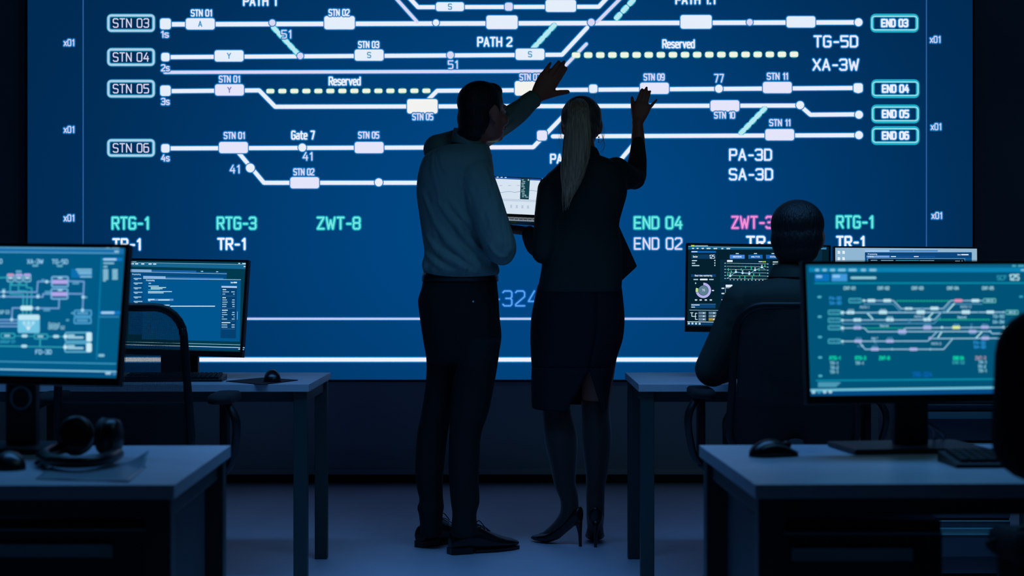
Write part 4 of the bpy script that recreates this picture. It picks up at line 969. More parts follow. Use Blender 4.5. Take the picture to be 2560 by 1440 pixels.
def hand(mb, w, f, n, tside, k=1.0, spread=(.1, .02, -.06, -.16), curl=(.15, .12, .12, .18), tdir=(.72, .69), tcurl=.2):
    """palm, four jointed fingers and a thumb: w wrist, f along the fingers, n out of the hand's back, tside towards the thumb"""
    f = Vector(f).normalized(); n = Vector(n); n = (n - f * n.dot(f)).normalized(); t = Vector(tside); t = (t - f * t.dot(f) - n * t.dot(n)).normalized(); w = Vector(w)
    def pt(a, b, c): return w + (f * a + t * b + n * c) * k
    rg = []
    for a, hw, th, sh in ((-.012, .026, .02, 0), (.008, .027, .018, 0), (.03, .035, .0165, .002), (.06, .04, .0145, .001), (.085, .041, .013, 0), (.098, .037, .009, 0)):
        rg.append([pt(a, sh + hw * math.copysign(abs(math.cos(q)) ** .75, math.cos(q)), th * math.copysign(abs(math.sin(q)) ** .75, math.sin(q))) for q in (2 * PI * i / 20 for i in range(20))])
    mb.loft(rg)
    for i, (tb, L, r) in enumerate(((.0305, .070, .0088), (.0105, .079, .0092), (-.0105, .073, .0086), (-.030, .057, .0076))):
        a = spread[i]; c = curl[i]; p0 = [.084 - .004 * abs(i - 1), tb, .001]; d0 = [math.cos(a), math.sin(a)]
        path, rad = [pt(*p0)], [r * 1.1]; ang = 0
        for sL, sr in ((.42, 1.04), (.31, .95), (.25, .8)):
            ang += c; q = path[-1] + (f * d0[0] * math.cos(ang) + t * d0[1] * math.cos(ang) - n * math.sin(ang)) * (L * sL * 1.12) * k
            path.append(q); rad.append(r * sr)
        mb.tube(path, [x * k for x in rad], 10); mb.ell(path[-1], [rad[-1] * k] * 3, nu=10, nv=8)
        for q, r_ in zip(path[1:3], rad[1:3]): mb.ell(q, [r_ * 1.05 * k] * 3, nu=10, nv=8)
    td = Vector((tdir[1], tdir[0])).normalized(); path = [pt(.014, .016, -.004)]; rad = [.016]; ang = .12
    for sL, sr in ((.042, .0135), (.033, .0108), (.027, .0085)):
        path.append(path[-1] + ((f * td.x + t * td.y) * math.cos(ang) - n * math.sin(ang)) * sL * k); rad.append(sr); ang += tcurl * .4; td = Vector((td.x + tcurl, td.y)).normalized()
    mb.tube(path, [x * k for x in rad], 12); mb.ell(path[-1], [rad[-1] * k] * 3, nu=10, nv=8)
    mb.loft([[path[0].lerp(path[1], .3) + n * .012 * k * s_ + f * .01 * k for s_ in (1, .3, -.8)], [pt(.07, .03, .010 * s_) for s_ in (1, .3, -.8)], [path[1].lerp(path[2], .25) + n * .006 * k * s_ for s_ in (1, .3, -.8)]])
def limb(mb, pts, rad, n=16, k=5):
    q = smooth_path([(*p, r) for p, r in zip(pts, rad)], k)
    mb.tube([Vector(x[:3]) for x in q], [x[3] for x in q], n)
    for p, r in ((pts[0], rad[0]), (pts[-1], rad[-1])): mb.ell(p, [r] * 3, nu=n, nv=10)
def rows(mb, data, n=32, pw=2.3, k=3):
    """torso-like body from measured rows (y, left x, right x, distance, half depth)"""
    q = smooth_path(data, k); mb.loft([pring(a, b, c, d, e, n, pw) for a, b, c, d, e in q])

# ---------------------------------------------------------------- the standing man
man = thing('person', 'man in pale shirt and dark trousers pointing up at the video wall', 'person', (P(1160, 0, 6.6).x, 6.62, 0))
body, HC = MB(), P(1207, 284, 6.6)
Qm = head(body, HC, R_(47), R_(4), 1.03)
body.tube([P(1170, 400, 6.63), P(1176, 362, 6.62), P(1186, 325, 6.605), P(1198, 285, 6.6)], [.068, .062, .060, .058], 20)
torso = [(382, 1120, 1205, 6.62, .07), (398, 1075, 1214, 6.62, .10), (440, 1060, 1222, 6.62, .11), (540, 1062, 1215, 6.62, .11), (640, 1070, 1228, 6.62, .11), (720, 1064, 1234, 6.62, .11), (800, 1066, 1236, 6.62, .115), (860, 1076, 1234, 6.62, .11)]
rows(body, torso)
sL, eL, wL = P(1106, 380, 6.71), P(1226, 322, 6.95), P(1340, 243, 7.05)
sR, eR, wR = P(1188, 454, 6.55), P(1254, 622, 6.47), P(1228, 592, 6.68)
limb(body, [sL, eL, wL], [.042, .036, .026]); limb(body, [sR, eR, wR], [.042, .036, .028])
hand(body, wL, (.585, .05, .81), (.05, -1, .05), (.8, 0, -.6), 1.13, (-.04, -.03, .02, -.02), (.04, .03, .05, .08), (.62, .78), -.12)
hand(body, wR, (-.75, .5, .15), (.4, .6, .6), (.1, .2, .9), .95, curl=(.4, .45, .5, .55))
limb(body, [P(1186, 830, 6.58), P(1170, 1060, 6.57), P(1160, 1290, 6.58)], [.066, .045, .03]); limb(body, [P(1116, 830, 6.69), P(1088, 1060, 6.70), P(1078, 1290, 6.72)], [.06, .042, .03])
build(body, 'body', m_skin, man, remesh=.0042, sm=5)
face_parts(Qm, man)
hr = MB(); R3 = Qm.to_3x3()
def he(mb, Q, c, r, rx=0, rz=0): mb.ell(Q @ Vector(c), r, Q.to_3x3() @ Matrix.Rotation(rz, 3, 'Z') @ Matrix.Rotation(rx, 3, 'X'), 24, 16)
he(hr, Qm, (0, -.012, .044), (.081, .096, .083)); he(hr, Qm, (0, .036, .082), (.058, .052, .038)); he(hr, Qm, (0, -.05, -.018), (.073, .056, .068)); he(hr, Qm, (0, -.060, -.058), (.064, .044, .05)); hr.ell(P(1176, 330, 6.585), (.056, .055, .04))
for s in (-1, 1): he(hr, Qm, (s * .069, .012, .012), (.009, .018, .035))
build(hr, 'hair', m_hair_d, man, remesh=.005, sm=10)
sh = MB()
rows(sh, [(362, 1120, 1222, 6.61, .072), (374, 1084, 1226, 6.61, .1), (392, 1060, 1230, 6.61, .128), (430, 1046, 1235, 6.61, .142), (480, 1041, 1234, 6.61, .146), (530, 1047, 1226, 6.61, .143), (580, 1054, 1224, 6.61, .138),
          (632, 1061, 1232, 6.61, .136), (658, 1055, 1243, 6.61, .14), (674, 1057, 1249, 6.61, .144), (684, 1061, 1247, 6.61, .138), (694, 1068, 1236, 6.61, .122), (708, 1074, 1228, 6.61, .11)])
limb(sh, [P(1096, 374, 6.72), P(1150, 362, 6.83), P(1228, 322, 6.96), P(1290, 284, 7.01), P(1330, 250, 7.04)], [.062, .068, .058, .049, .037])
sh.ell(P(1100, 372, 6.7), (.055, .06, .055))
limb(sh, [P(1186, 446, 6.53), P(1208, 500, 6.49), P(1236, 580, 6.46), P(1252, 622, 6.46), P(1232, 600, 6.58), P(1226, 590, 6.66)], [.078, .073, .068, .062, .052, .042])
sh.ell(P(1255, 628, 6.46), (.052, .052, .056))
SROW = [(374, 1084, 1226, .1), (392, 1060, 1230, .128), (430, 1046, 1235, .142), (480, 1041, 1234, .146), (530, 1047, 1226, .143), (580, 1054, 1224, .138), (632, 1061, 1232, .136), (678, 1057, 1249, .144), (706, 1064, 1238, .13)]
def back(px, py):
    """point on the back of the shirt at a pixel"""
    for (y0, l0, r0, e0), (y1, l1, r1, e1) in zip(SROW, SROW[1:]):
        if y0 <= py <= y1:
            t_ = (py - y0) / (y1 - y0); l, r, e = l0 + (l1 - l0) * t_, r0 + (r1 - r0) * t_, e0 + (e1 - e0) * t_
            u = max(-1., min(1., (px - (l + r) / 2) / ((r - l) / 2))); return P(px, py, 6.61 - e * (1 - abs(u) ** 2.3) ** (1 / 2.3))
for pts, r_ in (([(1096, 505), (1140, 560), (1180, 610), (1226, 660)], .011), ([(1080, 545), (1120, 600), (1160, 638), (1200, 672)], .012), ([(1068, 585), (1100, 630), (1140, 656), (1168, 674)], .012), ([(1064, 630), (1088, 654), (1112, 674)], .010),
                ([(1120, 490), (1160, 545), (1196, 582)], .009), ([(1056, 470), (1075, 520), (1090, 560)], .008), ([(1178, 640), (1194, 660), (1198, 676)], .009), ([(1150, 520), (1168, 490), (1192, 445)], .005), ([(1138, 430), (1166, 446), (1186, 462)], .005), ([(1088, 398), (1112, 424), (1138, 440)], .006), ([(1072, 650), (1068, 666), (1070, 676)], .01), ([(1100, 650), (1103, 666), (1106, 676)], .009)):
    q = smooth_path(pts, 4); n_ = len(q); sh.tube([back(*x) + Vector((0, .003, 0)) for x in q], [1.75 * r_ * (.35 + .65 * math.sin(PI * (i + .5) / n_)) for i in range(n_)], 10)
for pts in ([(1205, 500, 6.425), (1228, 560, 6.40), (1240, 610, 6.398)], [(1232, 520, 6.425), (1256, 585, 6.405), (1264, 632, 6.40)], [(1222, 610, 6.395), (1246, 640, 6.398), (1272, 640, 6.41)], [(1230, 330, 6.905), (1262, 318, 6.935), (1290, 296, 6.965)], [(1252, 300, 6.915), (1284, 284, 6.96), (1306, 262, 6.99)]):
    q = smooth_path(pts, 4); n_ = len(q); sh.tube([P(*x) for x in q], [.010 * (.35 + .65 * math.sin(PI * (i + .5) / n_)) for i in range(n_)], 8)
build(sh, 'shirt', m_shirt, man, remesh=.0055, sm=3)
# collar standing round the neck, folded over
cl = MB(); ca = P(1175, 380, 6.62); rg0, rg1, rg2 = [], [], []
for k in range(26):
    a = 2 * PI * k / 26; ax = Vector((math.cos(a), math.sin(a), 0)); dip = .040 * math.cos(a - R_(10))
    rg0.append(ca + Vector((.004, 0, .055 - dip)) + ax * .066); rg1.append(ca + Vector((.004, 0, .057 - dip)) + ax * .070); rg2.append(ca + Vector((.006, 0, .006 - dip * .62)) + ax * .084)
cl.loft([rg0, rg1, rg2], cap=False); build(cl, 'collar', m_shirt, man, smooth=True, solid=.003, sub=1)
cu = MB(); dv = (wL - eL).normalized(); cu.tube([wL - dv * .062, wL - dv * .008], [.041, .039], 20); build(cu, 'cuff', m_shirt, man, bevel=.003)
tr = MB()
rows(tr, [(682, 1060, 1241, 6.62, .127), (720, 1054, 1244, 6.62, .134), (750, 1045, 1247, 6.62, .142), (790, 1049, 1249, 6.62, .146), (840, 1056, 1254, 6.62, .142), (880, 1063, 1248, 6.62, .128), (905, 1068, 1240, 6.62, .11)], pw=2.4)
rows(tr, [(850, 1150, 1252, 6.58, .1), (900, 1142, 1246, 6.57, .1), (960, 1132, 1236, 6.57, .09), (1029, 1126, 1222, 6.57, .083), (1085, 1123, 1203, 6.57, .076), (1150, 1121, 1199, 6.57, .072), (1206, 1123, 1197, 6.57, .068),
          (1255, 1127, 1199, 6.57, .064), (1285, 1131, 1191, 6.57, .062), (1325, 1127, 1194, 6.57, .066), (1340, 1128, 1192, 6.57, .066)])
rows(tr, [(850, 1060, 1160, 6.67, .1), (900, 1066, 1152, 6.68, .098), (960, 1064, 1142, 6.69, .09), (1029, 1054, 1130, 6.70, .082), (1090, 1042, 1119, 6.71, .075), (1182, 1038, 1109, 6.71, .07), (1222, 1043, 1107, 6.71, .066),
          (1250, 1049, 1108, 6.71, .062), (1268, 1043, 1110, 6.71, .066), (1284, 1047, 1107, 6.71, .064), (1310, 1050, 1106, 6.71, .064), (1336, 1050, 1106, 6.71, .066)])
build(tr, 'trousers', m_trous, man, remesh=.0065, sm=4)
bt = MB(); q = [pring(y, l, r, 6.62, e, 36, 2.4) for y, l, r, e in ((681, 1058, 1243, .1305), (703, 1056, 1245, .1345))]
bt.loft([q[1], q[0]], cap=False); build(bt, 'belt', m_belt, man, solid=.005, smooth=True)
build(MB().ell(P(1183, 754, 6.475), (.004, .002, .004), nu=8, nv=6), 'pocket_button', mat('pale_button', 'cfd6dc', rough=.3), man)
def dress_shoe(heel, d, name='shoe'):
    """heel: point on the floor under the heel's back; d: horizontal unit direction of the toe"""
    d = Vector((d[0], d[1], 0)).normalized(); s = Vector((d.y, -d.x, 0))
    def sec(u, hw, z0, z1, top=.7):
        o = heel + d * u; n = 18
        r_ = []
        for k in range(n):
            a = 2 * PI * k / n; x = math.copysign(abs(math.cos(a)) ** .8, math.cos(a)) * hw; z = (z0 + z1) / 2 + math.copysign(abs(math.sin(a)) ** .8, math.sin(a)) * (z1 - z0) / 2
            r_.append(o + s * (x * (1 - .35 * max(0, math.sin(a)))) + Vector((0, 0, z)))
        return r_
    b = MB().loft([sec(u, w, z0, z1) for u, w, z0, z1 in ((.0, .02, .02, .06), (.006, .03, .018, .085), (.03, .036, .018, .098), (.07, .038, .018, .112), (.11, .04, .015, .11), (.15, .044, .01, .094), (.19, .047, .01, .073), (.235, .043, .011, .056), (.275, .032, .013, .045), (.3, .018, .016, .034), (.308, .006, .02, .03))])
    o = build(b, name, m_shoe, man, remesh=.004, sm=4)
    so = MB()
    def foot(z): return [heel + d * u + s * w + Vector((0, 0, z)) for u, w in ((.1, .033), (.15, .043), (.19, .048), (.235, .044), (.275, .033), (.3, .02), (.31, .006), (.31, -.006), (.3, -.02), (.275, -.033), (.235, -.044), (.19, -.048), (.15, -.043), (.1, -.033))]
    so.loft([foot(.003), foot(.013)]); hs = lambda z: [heel + d * u + s * w + Vector((0, 0, z)) for u, w in ((-.002, .022), (.01, .033), (.085, .036), (.092, .03), (.092, -.03), (.085, -.036), (.01, -.033), (-.002, -.022))]
    so.loft([hs(0), hs(.026)]); build(so, 'sole', m_belt, o)
    l = MB()
    for i in range(4): c = heel + d * (.115 + .016 * i) + Vector((0, 0, .108 - .008 * i)); l.tube([c - s * .018, c + Vector((0, 0, .006)), c + s * .018], .0022, 6)
    c = heel + d * .115 + Vector((0, 0, .113))
    for q in (1, -1): l.tube(smooth_path([c, c + s * q * .03 + Vector((0, 0, .016)), c + s * q * .045 + d * .02 - Vector((0, 0, .012))]), .002, 6); l.tube([c, c + s * q * .02 + d * .03 - Vector((0, 0, .012)), c + s * q * .03 + d * .05 - Vector((0, 0, .03))], .0018, 6)
    build(l, 'laces', m_belt, o, smooth=True)
fl = lambda px, py: Vector((P(px, py, F * H / (py - CY)).x, F * H / (py - CY), 0))
h1 = fl(1124, 1386); dress_shoe(h1, (.285, .15)); h2 = fl(1047, 1369); dress_shoe(h2, (.2, .24))

# ---------------------------------------------------------------- the standing woman
wo = thing('person', 'woman with long blond ponytail in dark skirt suit and heels, one hand raised', 'person', (P(1445, 0, 6.72).x, 6.74, 0))
body = MB(); DW = 6.72; HC = P(1454, 312, DW)
Qw = head(body, HC, R_(6), R_(2), .97, True)
body.tube([P(1458, 412, DW), P(1458, 380, DW - .01), P(1455, 345, DW), P(1454, 310, DW)], [.062, .05, .047, .05], 20)
rows(body, [(400, 1432, 1492, DW, .05), (418, 1412, 1532, DW, .07), (452, 1390, 1545, DW, .085), (520, 1385, 1540, DW, .09), (565, 1390, 1530, DW, .085), (640, 1375, 1542, DW, .095), (720, 1362, 1540, DW, .105), (800, 1350, 1540, DW, .11), (860, 1352, 1535, DW, .1)])
sL, eL, wL = P(1392, 476, 6.70), P(1360, 624, 6.655), P(1324, 578, 6.84)
sR, eR, wR = P(1548, 424, 6.72), P(1592, 446, 6.90), P(1594, 306, 6.93)
limb(body, [sL, eL], [.042, .034]); limb(body, [eL, wL], [.034, .023]); limb(body, [sR, eR], [.042, .034]); limb(body, [eR, P(1595, 370, 6.92), wR], [.034, .031, .0225])
hand(body, wR, (.30, .1, .94), (.05, -1, .1), (-.94, 0, .33), .9, (-.05, -.03, -.02, -.40), (.06, .04, .06, .12), (.42, .9), .02)
hand(body, wL, (-.8, .25, .10), (.1, .35, -.95), (-.1, -1, .2), .88, curl=(.08, .08, .1, .12), tdir=(.5, .8))
fL, fR = Vector((fl(1451, 1366).x, fl(1451, 1366).y, 0)), Vector((fl(1489, 1368).x, fl(1489, 1368).y, 0))
dL, dR = Vector((-.82, .57, 0)).normalized(), Vector((.03, 1, 0)).normalized()
stk = MB()
for f0, d0, pts in ((fL, dL, [(1384, 830, 6.72, .075), (1390, 960, 6.72, .062), (1391, 1025, 6.72, .0545), (1402, 1095, 6.72, .064), (1408, 1150, 6.735, .054), (1412, 1205, 6.765, .042)]),
                    (fR, dR, [(1506, 830, 6.72, .075), (1493, 960, 6.72, .062), (1489, 1025, 6.72, .0545), (1492, 1095, 6.71, .0575), (1492, 1174, 6.74, .044), (1489, 1215, 6.77, .036)])):
    q = [(*P(*x[:3]), x[3]) for x in pts]
    q += [(*(f0 + d0 * u + Vector((0, 0, z))), r) for u, z, r in ((.056, .2, .036), (.052, .155, .0345), (.062, .115, .034), (.1, .07, .030), (.16, .028, .022), (.195, .02, .015))]
    q = smooth_path(q, 5); body.tube([Vector(x[:3]) for x in q], [x[3] for x in q], 20)
    zs = P(0, 1000, 6.72).z; q2 = [x for x in q if x[2] < zs]; stk.tube([Vector(x[:3]) for x in q2], [x[3] + .0022 for x in q2], 28)
build(stk, 'stockings', mat('dark_sheer_stockings', '33201a', rough=.6, sheen=.3), wo, smooth=True)
build(body, 'body', m_skin, wo, remesh=.0042, sm=5)
face_parts(Qw, wo)
hr = MB()
he(hr, Qw, (0, -.012, .038), (.082, .097, .083)); he(hr, Qw, (0, -.05, -.02), (.072, .055, .06)); he(hr, Qw, (0, .04, .075), (.06, .05, .04)); he(hr, Qw, (0, -.085, .05), (.034, .03, .034))
for s in (-1, 1): he(hr, Qw, (s * .071, -.012, .03), (.014, .05, .045))
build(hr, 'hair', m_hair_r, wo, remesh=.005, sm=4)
pn = [(246, 1443, 1453, 6.632, .004), (249, 1436, 1460, 6.618, .012), (258, 1426, 1468, 6.592, .022), (275, 1420, 1473, 6.568, .028), (300, 1416, 1475, 6.556, .03), (350, 1409, 1477, 6.55, .03), (400, 1404, 1471, 6.552, .029), (430, 1402, 1463, 6.555, .027), (460, 1404, 1451, 6.558, .023), (485, 1407, 1437, 6.562, .018), (505, 1410, 1424, 6.567, .011), (518, 1413, 1417, 6.57, .003)]
pb = MB(); rg = []
for i, (y, l, r, d, e) in enumerate(smooth_path(pn, 4)):
    c = (P(l, y, d) + P(r, y, d)) / 2; hw = max((P(r, y, d) - P(l, y, d)).x / 2, .001); n = 72; q = []
    for k in range(n):
        a = 2 * PI * k / n; g_ = 1 + .028 * math.sin(17 * a + .13 * i) + .02 * math.sin(29 * a - .05 * i)
        q.append(c + Vector((math.cos(a) * hw * g_, math.sin(a) * e * g_, 0)))
    rg.append(q)
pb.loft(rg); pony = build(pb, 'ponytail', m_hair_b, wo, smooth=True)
cap = MB()
st = MB(); rs = random.Random(3)
for i in range(46):
    a = rs.uniform(-1, 1); y0 = rs.uniform(250, 300); x0 = 1447 + a * 26
    pts = [(x0, y0, 6.556), (x0 + a * 6 + rs.uniform(-3, 3), y0 + 90, 6.53 + rs.uniform(0, .02)), (1440 + a * 30 + rs.uniform(-4, 4), 400, 6.53), (1430 + a * 24, 450, 6.54), (1414 + a * rs.uniform(2, 12), rs.uniform(470, 530), 6.553)]
    st.tube([P(*q) for q in smooth_path(pts, 4)], .0011, 5)
build(st, 'loose_strands', m_hair_b, pony, smooth=True)
ws = MB()
for i in range(24):
    s = rs.choice((-1, 1)); a = rs.uniform(.1, 1)
    if i < 5:
        x0 = 1455 + rs.uniform(-28, 34); pts = [(x0, 246, DW - .02), (x0 + rs.uniform(-4, 8), 236 - rs.uniform(0, 6), DW - .02), (x0 + rs.uniform(2, 22), 240 + rs.uniform(-10, 4), DW - .02)]
    else:
        x0 = 1454 + s * 50; y0 = rs.uniform(285, 330)
        pts = [(x0 - s * 2, y0, DW), (x0 + s * rs.uniform(1, 8), y0 + 18, DW), (x0 + s * rs.uniform(1, 9), y0 + 40, DW), (x0 - s * rs.uniform(0, 12), y0 + rs.uniform(45, 75), DW)]
    ws.tube([P(*q) for q in smooth_path(pts, 5)], .0003, 4)
build(ws, 'flyaway_hairs', m_hair_b, wo, smooth=True)
er = MB()
for i in range(3): er.ell(P(1497, 343 + i * 6, DW - .01), (.003, .003, .004), nu=8, nv=6)
build(er, 'earring', mat('silver_earring', 'c8ccd2', rough=.2, metal=1), wo, smooth=True)
bz = MB()
rows(bz, [(386, 1432, 1492, 6.715, .062), (397, 1410, 1522, 6.715, .08), (410, 1396, 1549, 6.715, .098), (424, 1382, 1560, 6.715, .108), (442, 1364, 1566, 6.715, .115), (482, 1362, 1568, 6.715, .12), (520, 1366, 1558, 6.715, .116), (560, 1371, 1548, 6.715, .108),
          (600, 1364, 1552, 6.715, .114), (640, 1357, 1556, 6.715, .122), (680, 1352, 1556, 6.715, .13), (705, 1347, 1555, 6.715, .135), (731, 1343, 1553, 6.715, .138)], pw=2.5)
limb(bz, [P(1379, 474, 6.70), P(1368, 540, 6.67), P(1362, 618, 6.65)], [.058, .052, .05]); limb(bz, [P(1362, 622, 6.65), P(1340, 612, 6.73), P(1326, 588, 6.80)], [.05, .044, .036]); bz.ell(P(1358, 630, 6.65), (.046, .05, .048))
limb(bz, [P(1540, 428, 6.72), P(1565, 442, 6.80), P(1588, 440, 6.89)], [.058, .054, .046]); limb(bz, [P(1588, 438, 6.90), P(1594, 395, 6.915), P(1595, 350, 6.92)], [.048, .038, .027])
bz.ell(P(1585, 447, 6.87), (.047, .05, .045))
# open front panel of the jacket swinging out to the side
A1, A2, A3, A4 = P(1543, 555, 6.76), P(1593, 666, 6.86), P(1550, 706, 6.80), P(1530, 600, 6.74)
off = Vector((0, .012, 0)); bz.loft([[q - off for q in (A1, A2, A3, A4)], [q + off for q in (A1, A2, A3, A4)]])
blz = build(bz, 'blazer', m_suit, wo, remesh=.0065, sm=4)
cl = MB(); ca = P(1458, 388, 6.712); rr0, rr1, rr2 = [], [], []
for k in range(24):
    a = 2 * PI * k / 24; ax = Vector((math.cos(a), math.sin(a) * .95, 0)); up = .012 * (1 - math.sin(a)) 
    rr0.append(ca + ax * .053 + Vector((0, 0, .012 + up))); rr1.append(ca + ax * .058 + Vector((0, 0, .013 + up))); rr2.append(ca + ax * .075 + Vector((0, 0, -.022)))
cl.loft([rr0, rr1, rr2], cap=False); build(cl, 'collar', m_suit, wo, smooth=True, solid=.003, sub=1)
# pencil skirt with an open back slit
sk = [(712, 1346, 1552, .128), (745, 1338, 1556, .132), (795, 1329, 1560, .136), (845, 1327, 1556, .134), (880, 1328, 1545, .13), (915, 1330, 1535, .126), (920, 1330, 1534, .126), (960, 1329, 1526, .122), (1000, 1330, 1520, .118), (1017, 1331, 1518, .117)]
SK = smooth_path(sk, 3); N = 64; vs = []
for y, l, r, e in SK:
    c = (P(l, y, 6.715) + P(r, y, 6.715)) / 2; hw = (P(r, y, 6.715) - P(l, y, 6.715)).x / 2
    t_ = max(0., (y - 920) / 97); a0 = -PI / 2 + .32; dl, dr_ = t_ * .40, t_ * .22
    for j in range(N + 1):
        a = a0 + dr_ + (2 * PI - dl - dr_) * j / N; fl_ = t_ * .022 * max(0, 1 - abs(a - a0 - dr_) / .5)
        x_ = math.copysign(abs(math.cos(a)) ** .85, math.cos(a)) * hw; y_ = math.copysign(abs(math.sin(a)) ** .85, math.sin(a)) * e
        vs.append(c + Vector((x_ + fl_ * 1.9, y_ - fl_ * .6, -.010 * t_ * max(0, math.sin(-a)) - fl_ * .2)))
fs = [(i * (N + 1) + j, i * (N + 1) + j + 1, (i + 1) * (N + 1) + j + 1, (i + 1) * (N + 1) + j) for i in range(len(SK) - 1) for j in range(N)]
sko = build(MB().add(vs, fs), 'skirt', m_skirt, wo, smooth=True, solid=.004)
def pump(heel, d):
    d = Vector((d[0], d[1], 0)).normalized(); s = Vector((d.y, -d.x, 0)); n = 16
    def sec(u, hw, z0, z1): return [heel + d * u + s * math.cos(2 * PI * k / n) * hw + Vector((0, 0, (z0 + z1) / 2 + math.sin(2 * PI * k / n) * (z1 - z0) / 2)) for k in range(n)]
    b = MB().loft([sec(u, w, a, c) for u, w, a, c in ((-.006, .012, .1, .158), (.002, .026, .092, .164), (.03, .033, .08, .145), (.07, .033, .05, .105), (.11, .036, .018, .068), (.15, .041, .003, .046), (.19, .036, .003, .036), (.22, .022, .005, .028), (.24, .006, .008, .02))])
    o = build(b, 'shoe', m_shoe, wo, remesh=.004, sm=3)
    h = MB().tube([heel + Vector((0, 0, 0)), heel + d * .002 + Vector((0, 0, .05)), heel + d * .006 + Vector((0, 0, .085)), heel + d * .016 + Vector((0, 0, .105))], [.0065, .0075, .013, .024], 12)
    build(h, 'stiletto_heel', m_shoe, o, smooth=True)
pump(fL, dL); pump(fR, dR)

# ---------------------------------------------------------------- the seated person
DS = 5.43
se = thing('person', 'seated person with short dark hair and grey jacket, back to us at the far desk', 'person', (P(1990, 0, DS).x, 5.45, 0))
body = MB(); HC = P(1994, 592, 5.45)
Qs = head(body, HC, R_(14), R_(-2), 1.0)
body.tube([P(1988, 700, DS), P(1988, 665, DS), P(1992, 630, 5.44), P(1994, 590, 5.45)], [.07, .058, .056, .056], 20)
rows(body, [(706, 1930, 2050, DS, .06), (730, 1880, 2100, DS, .085), (800, 1862, 2118, DS, .09), (900, 1870, 2110, DS, .09), (1010, 1865, 2115, DS + .01, .1), (1100, 1860, 2120, DS + .03, .1), (1140, 1868, 2112, DS + .03, .1)])
for s in (-1, 1):
    X = .93 + s * .235
    hip, kn, an = Vector((.93 + s * .09, 5.47, .575)), Vector((.93 + s * .12, 5.89, .565)), Vector((.93 + s * .12, 5.93, .11))
    limb(body, [hip, kn], [.075, .055]); limb(body, [kn, Vector((.93 + s * .12, 5.90, .33)), an], [.052, .05, .035])
    sh_, el, wr = P(1994 + s * 138, 752, DS), P(1990 + s * 214, 925, 5.47), Vector((.93 + s * .17, 5.76, .775))
    limb(body, [sh_, el], [.05, .042]); limb(body, [el, wr], [.042, .027])
    hand(body, wr, (-s * .25, 1, -.06), (0, 0, 1), (-s, 0, 0), .95, curl=(.12, .12, .14, .16))
build(body, 'body', m_skin, se, remesh=.0045, sm=5)
face_parts(Qs, se)
hr = MB(); he(hr, Qs, (0, -.010, .040), (.088, .1, .082)); he(hr, Qs, (0, -.036, -.012), (.086, .073, .075)); he(hr, Qs, (0, -.058, -.052), (.073, .045, .045)); he(hr, Qs, (-.01, .035, .08), (.062, .055, .04))
build(hr, 'hair', m_hair_d, se, remesh=.005, sm=14)
w2 = MB()
for i in range(16):
    x0 = 1962 + rs.uniform(-12, 24); w2.tube([P(*q) for q in smooth_path([(x0, 528, 5.42), (x0 - 4, 518, 5.42), (x0 + rs.uniform(-2, 22), 511 + rs.uniform(0, 6), 5.42)], 5)], .0007, 4)
build(w2, 'flyaway_hairs', m_hair_d, se, smooth=True)
jk = MB()
rows(jk, [(668, 1962, 2026, 5.43, .062), (684, 1946, 2034, DS, .07), (698, 1918, 2062, DS, .085), (710, 1882, 2096, DS, .1), (722, 1850, 2126, DS, .112), (745, 1838, 2140, DS, .122), (800, 1838, 2142, DS, .126), (900, 1846, 2132, DS, .124), (1000, 1842, 2138, DS + .01, .128), (1100, 1836, 2144, DS + .02, .132), (1146, 1842, 2138, DS + .02, .128)], pw=2.6)
for s in (-1, 1):
    sh_, el, wr = P(1990 + s * 132, 760, DS), P(1988 + s * 206, 922, 5.47), Vector((.93 + s * .175, 5.74, .775))
    limb(jk, [sh_, P(1990 + s * 172, 850, 5.45), el], [.07, .064, .06]); limb(jk, [el, wr], [.058, .04])
jko = build(jk, 'jacket', m_suit2, se, remesh=.0065, sm=5)
cl = MB(); ca = P(1986, 676, 5.43); c0, c1, c2 = [], [], []
for k in range(24):
    a = 2 * PI * k / 24; ax = Vector((math.cos(a), math.sin(a), 0)); c0.append(ca + ax * .062 + Vector((0, 0, .02))); c1.append(ca + ax * .066 + Vector((0, 0, .021))); c2.append(ca + ax * .088 + Vector((0, 0, -.028)))
cl.loft([c0, c1, c2], cap=False); build(cl, 'collar', m_suit2, se, smooth=True, solid=.003, sub=1)
ts = MB()
rows(ts, [(1118, 1848, 2132, DS + .03, .12), (1150, 1852, 2128, DS + .04, .125)], pw=2.6)
for s in (-1, 1):
    hip, kn, an = Vector((.93 + s * .09, 5.45, .578)), Vector((.93 + s * .12, 5.89, .57)), Vector((.93 + s * .12, 5.93, .1))
    limb(ts, [hip, kn], [.088, .068]); limb(ts, [kn, Vector((.93 + s * .12, 5.905, .33)), an], [.066, .062, .055])
build(ts, 'trousers', m_trous, se, remesh=.0075, sm=4)
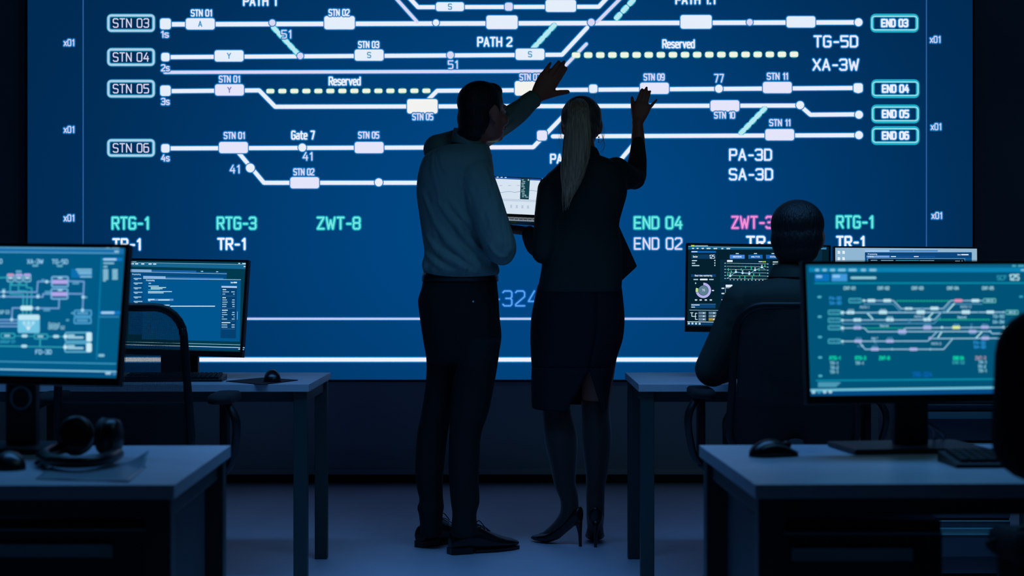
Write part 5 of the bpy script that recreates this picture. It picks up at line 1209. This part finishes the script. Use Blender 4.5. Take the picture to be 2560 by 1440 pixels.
for s in (-1, 1):
    heel = Vector((.93 + s * .12, 5.88, 0)); b = MB(); n = 16
    def sec(u, hw, z0, z1): return [heel + Vector((math.cos(2 * PI * k / n) * hw, u, (z0 + z1) / 2 + math.sin(2 * PI * k / n) * (z1 - z0) / 2)) for k in range(n)]
    b.loft([sec(u, w, a, c) for u, w, a, c in ((-.02, .02, .01, .07), (-.012, .033, .002, .095), (.05, .038, .002, .1), (.1, .042, .002, .08), (.17, .046, .002, .06), (.24, .034, .002, .045), (.275, .012, .006, .03))])
    build(b, 'shoe', m_shoe, se, smooth=True)

# ================================================================ LIGHT AND CAMERA
def area(name, loc, rot, size, power, col):
    l = bpy.data.lights.new(name, 'AREA'); l.shape = 'RECTANGLE'; l.size, l.size_y = size; l.energy = power; l.color = col
    o = bpy.data.objects.new(name, l); COL.objects.link(o); o.location = loc; o.rotation_euler = rot; return o
area('dimmed_ceiling_light', (1.5, 3.0, 3.5), (R_(58), 0, R_(24)), (2.2, .6), 4.0, (.42, .95, 1.0))
ll = area('lavender_desk_fill', (0, 4.68, 3.6), (0, 0, 0), (5, .5), 33, (.10, .40, 1.0)); ll.data.spread = R_(92)  # added fill, no visible fixture; narrow spread brightens desks and floor
w_ = bpy.data.worlds.new('dark_room'); SC.world = w_; w_.use_nodes = True
w_.node_tree.nodes['Background'].inputs[0].default_value = (.01, .02, .04, 1); w_.node_tree.nodes['Background'].inputs[1].default_value = .02
cam = bpy.data.cameras.new('camera'); co = bpy.data.objects.new('camera', cam); COL.objects.link(co); SC.camera = co
cam.sensor_width = 36; cam.lens = 36 * F / 2560; cam.shift_y = -(720 - CY) / 2560; cam.clip_start = .05
co.location = (0, 0, H); co.rotation_euler = (PI / 2, 0, 0)
cam.dof.use_dof = True; cam.dof.focus_distance = 6.45; cam.dof.aperture_fstop = 4.2
SC.view_settings.view_transform = 'Standard'; SC.view_settings.look = 'None'; SC.view_settings.exposure = 0; SC.view_settings.gamma = 1
SC.cycles.use_denoising = True; SC.cycles.max_bounces = 6; SC.cycles.transparent_max_bounces = 8
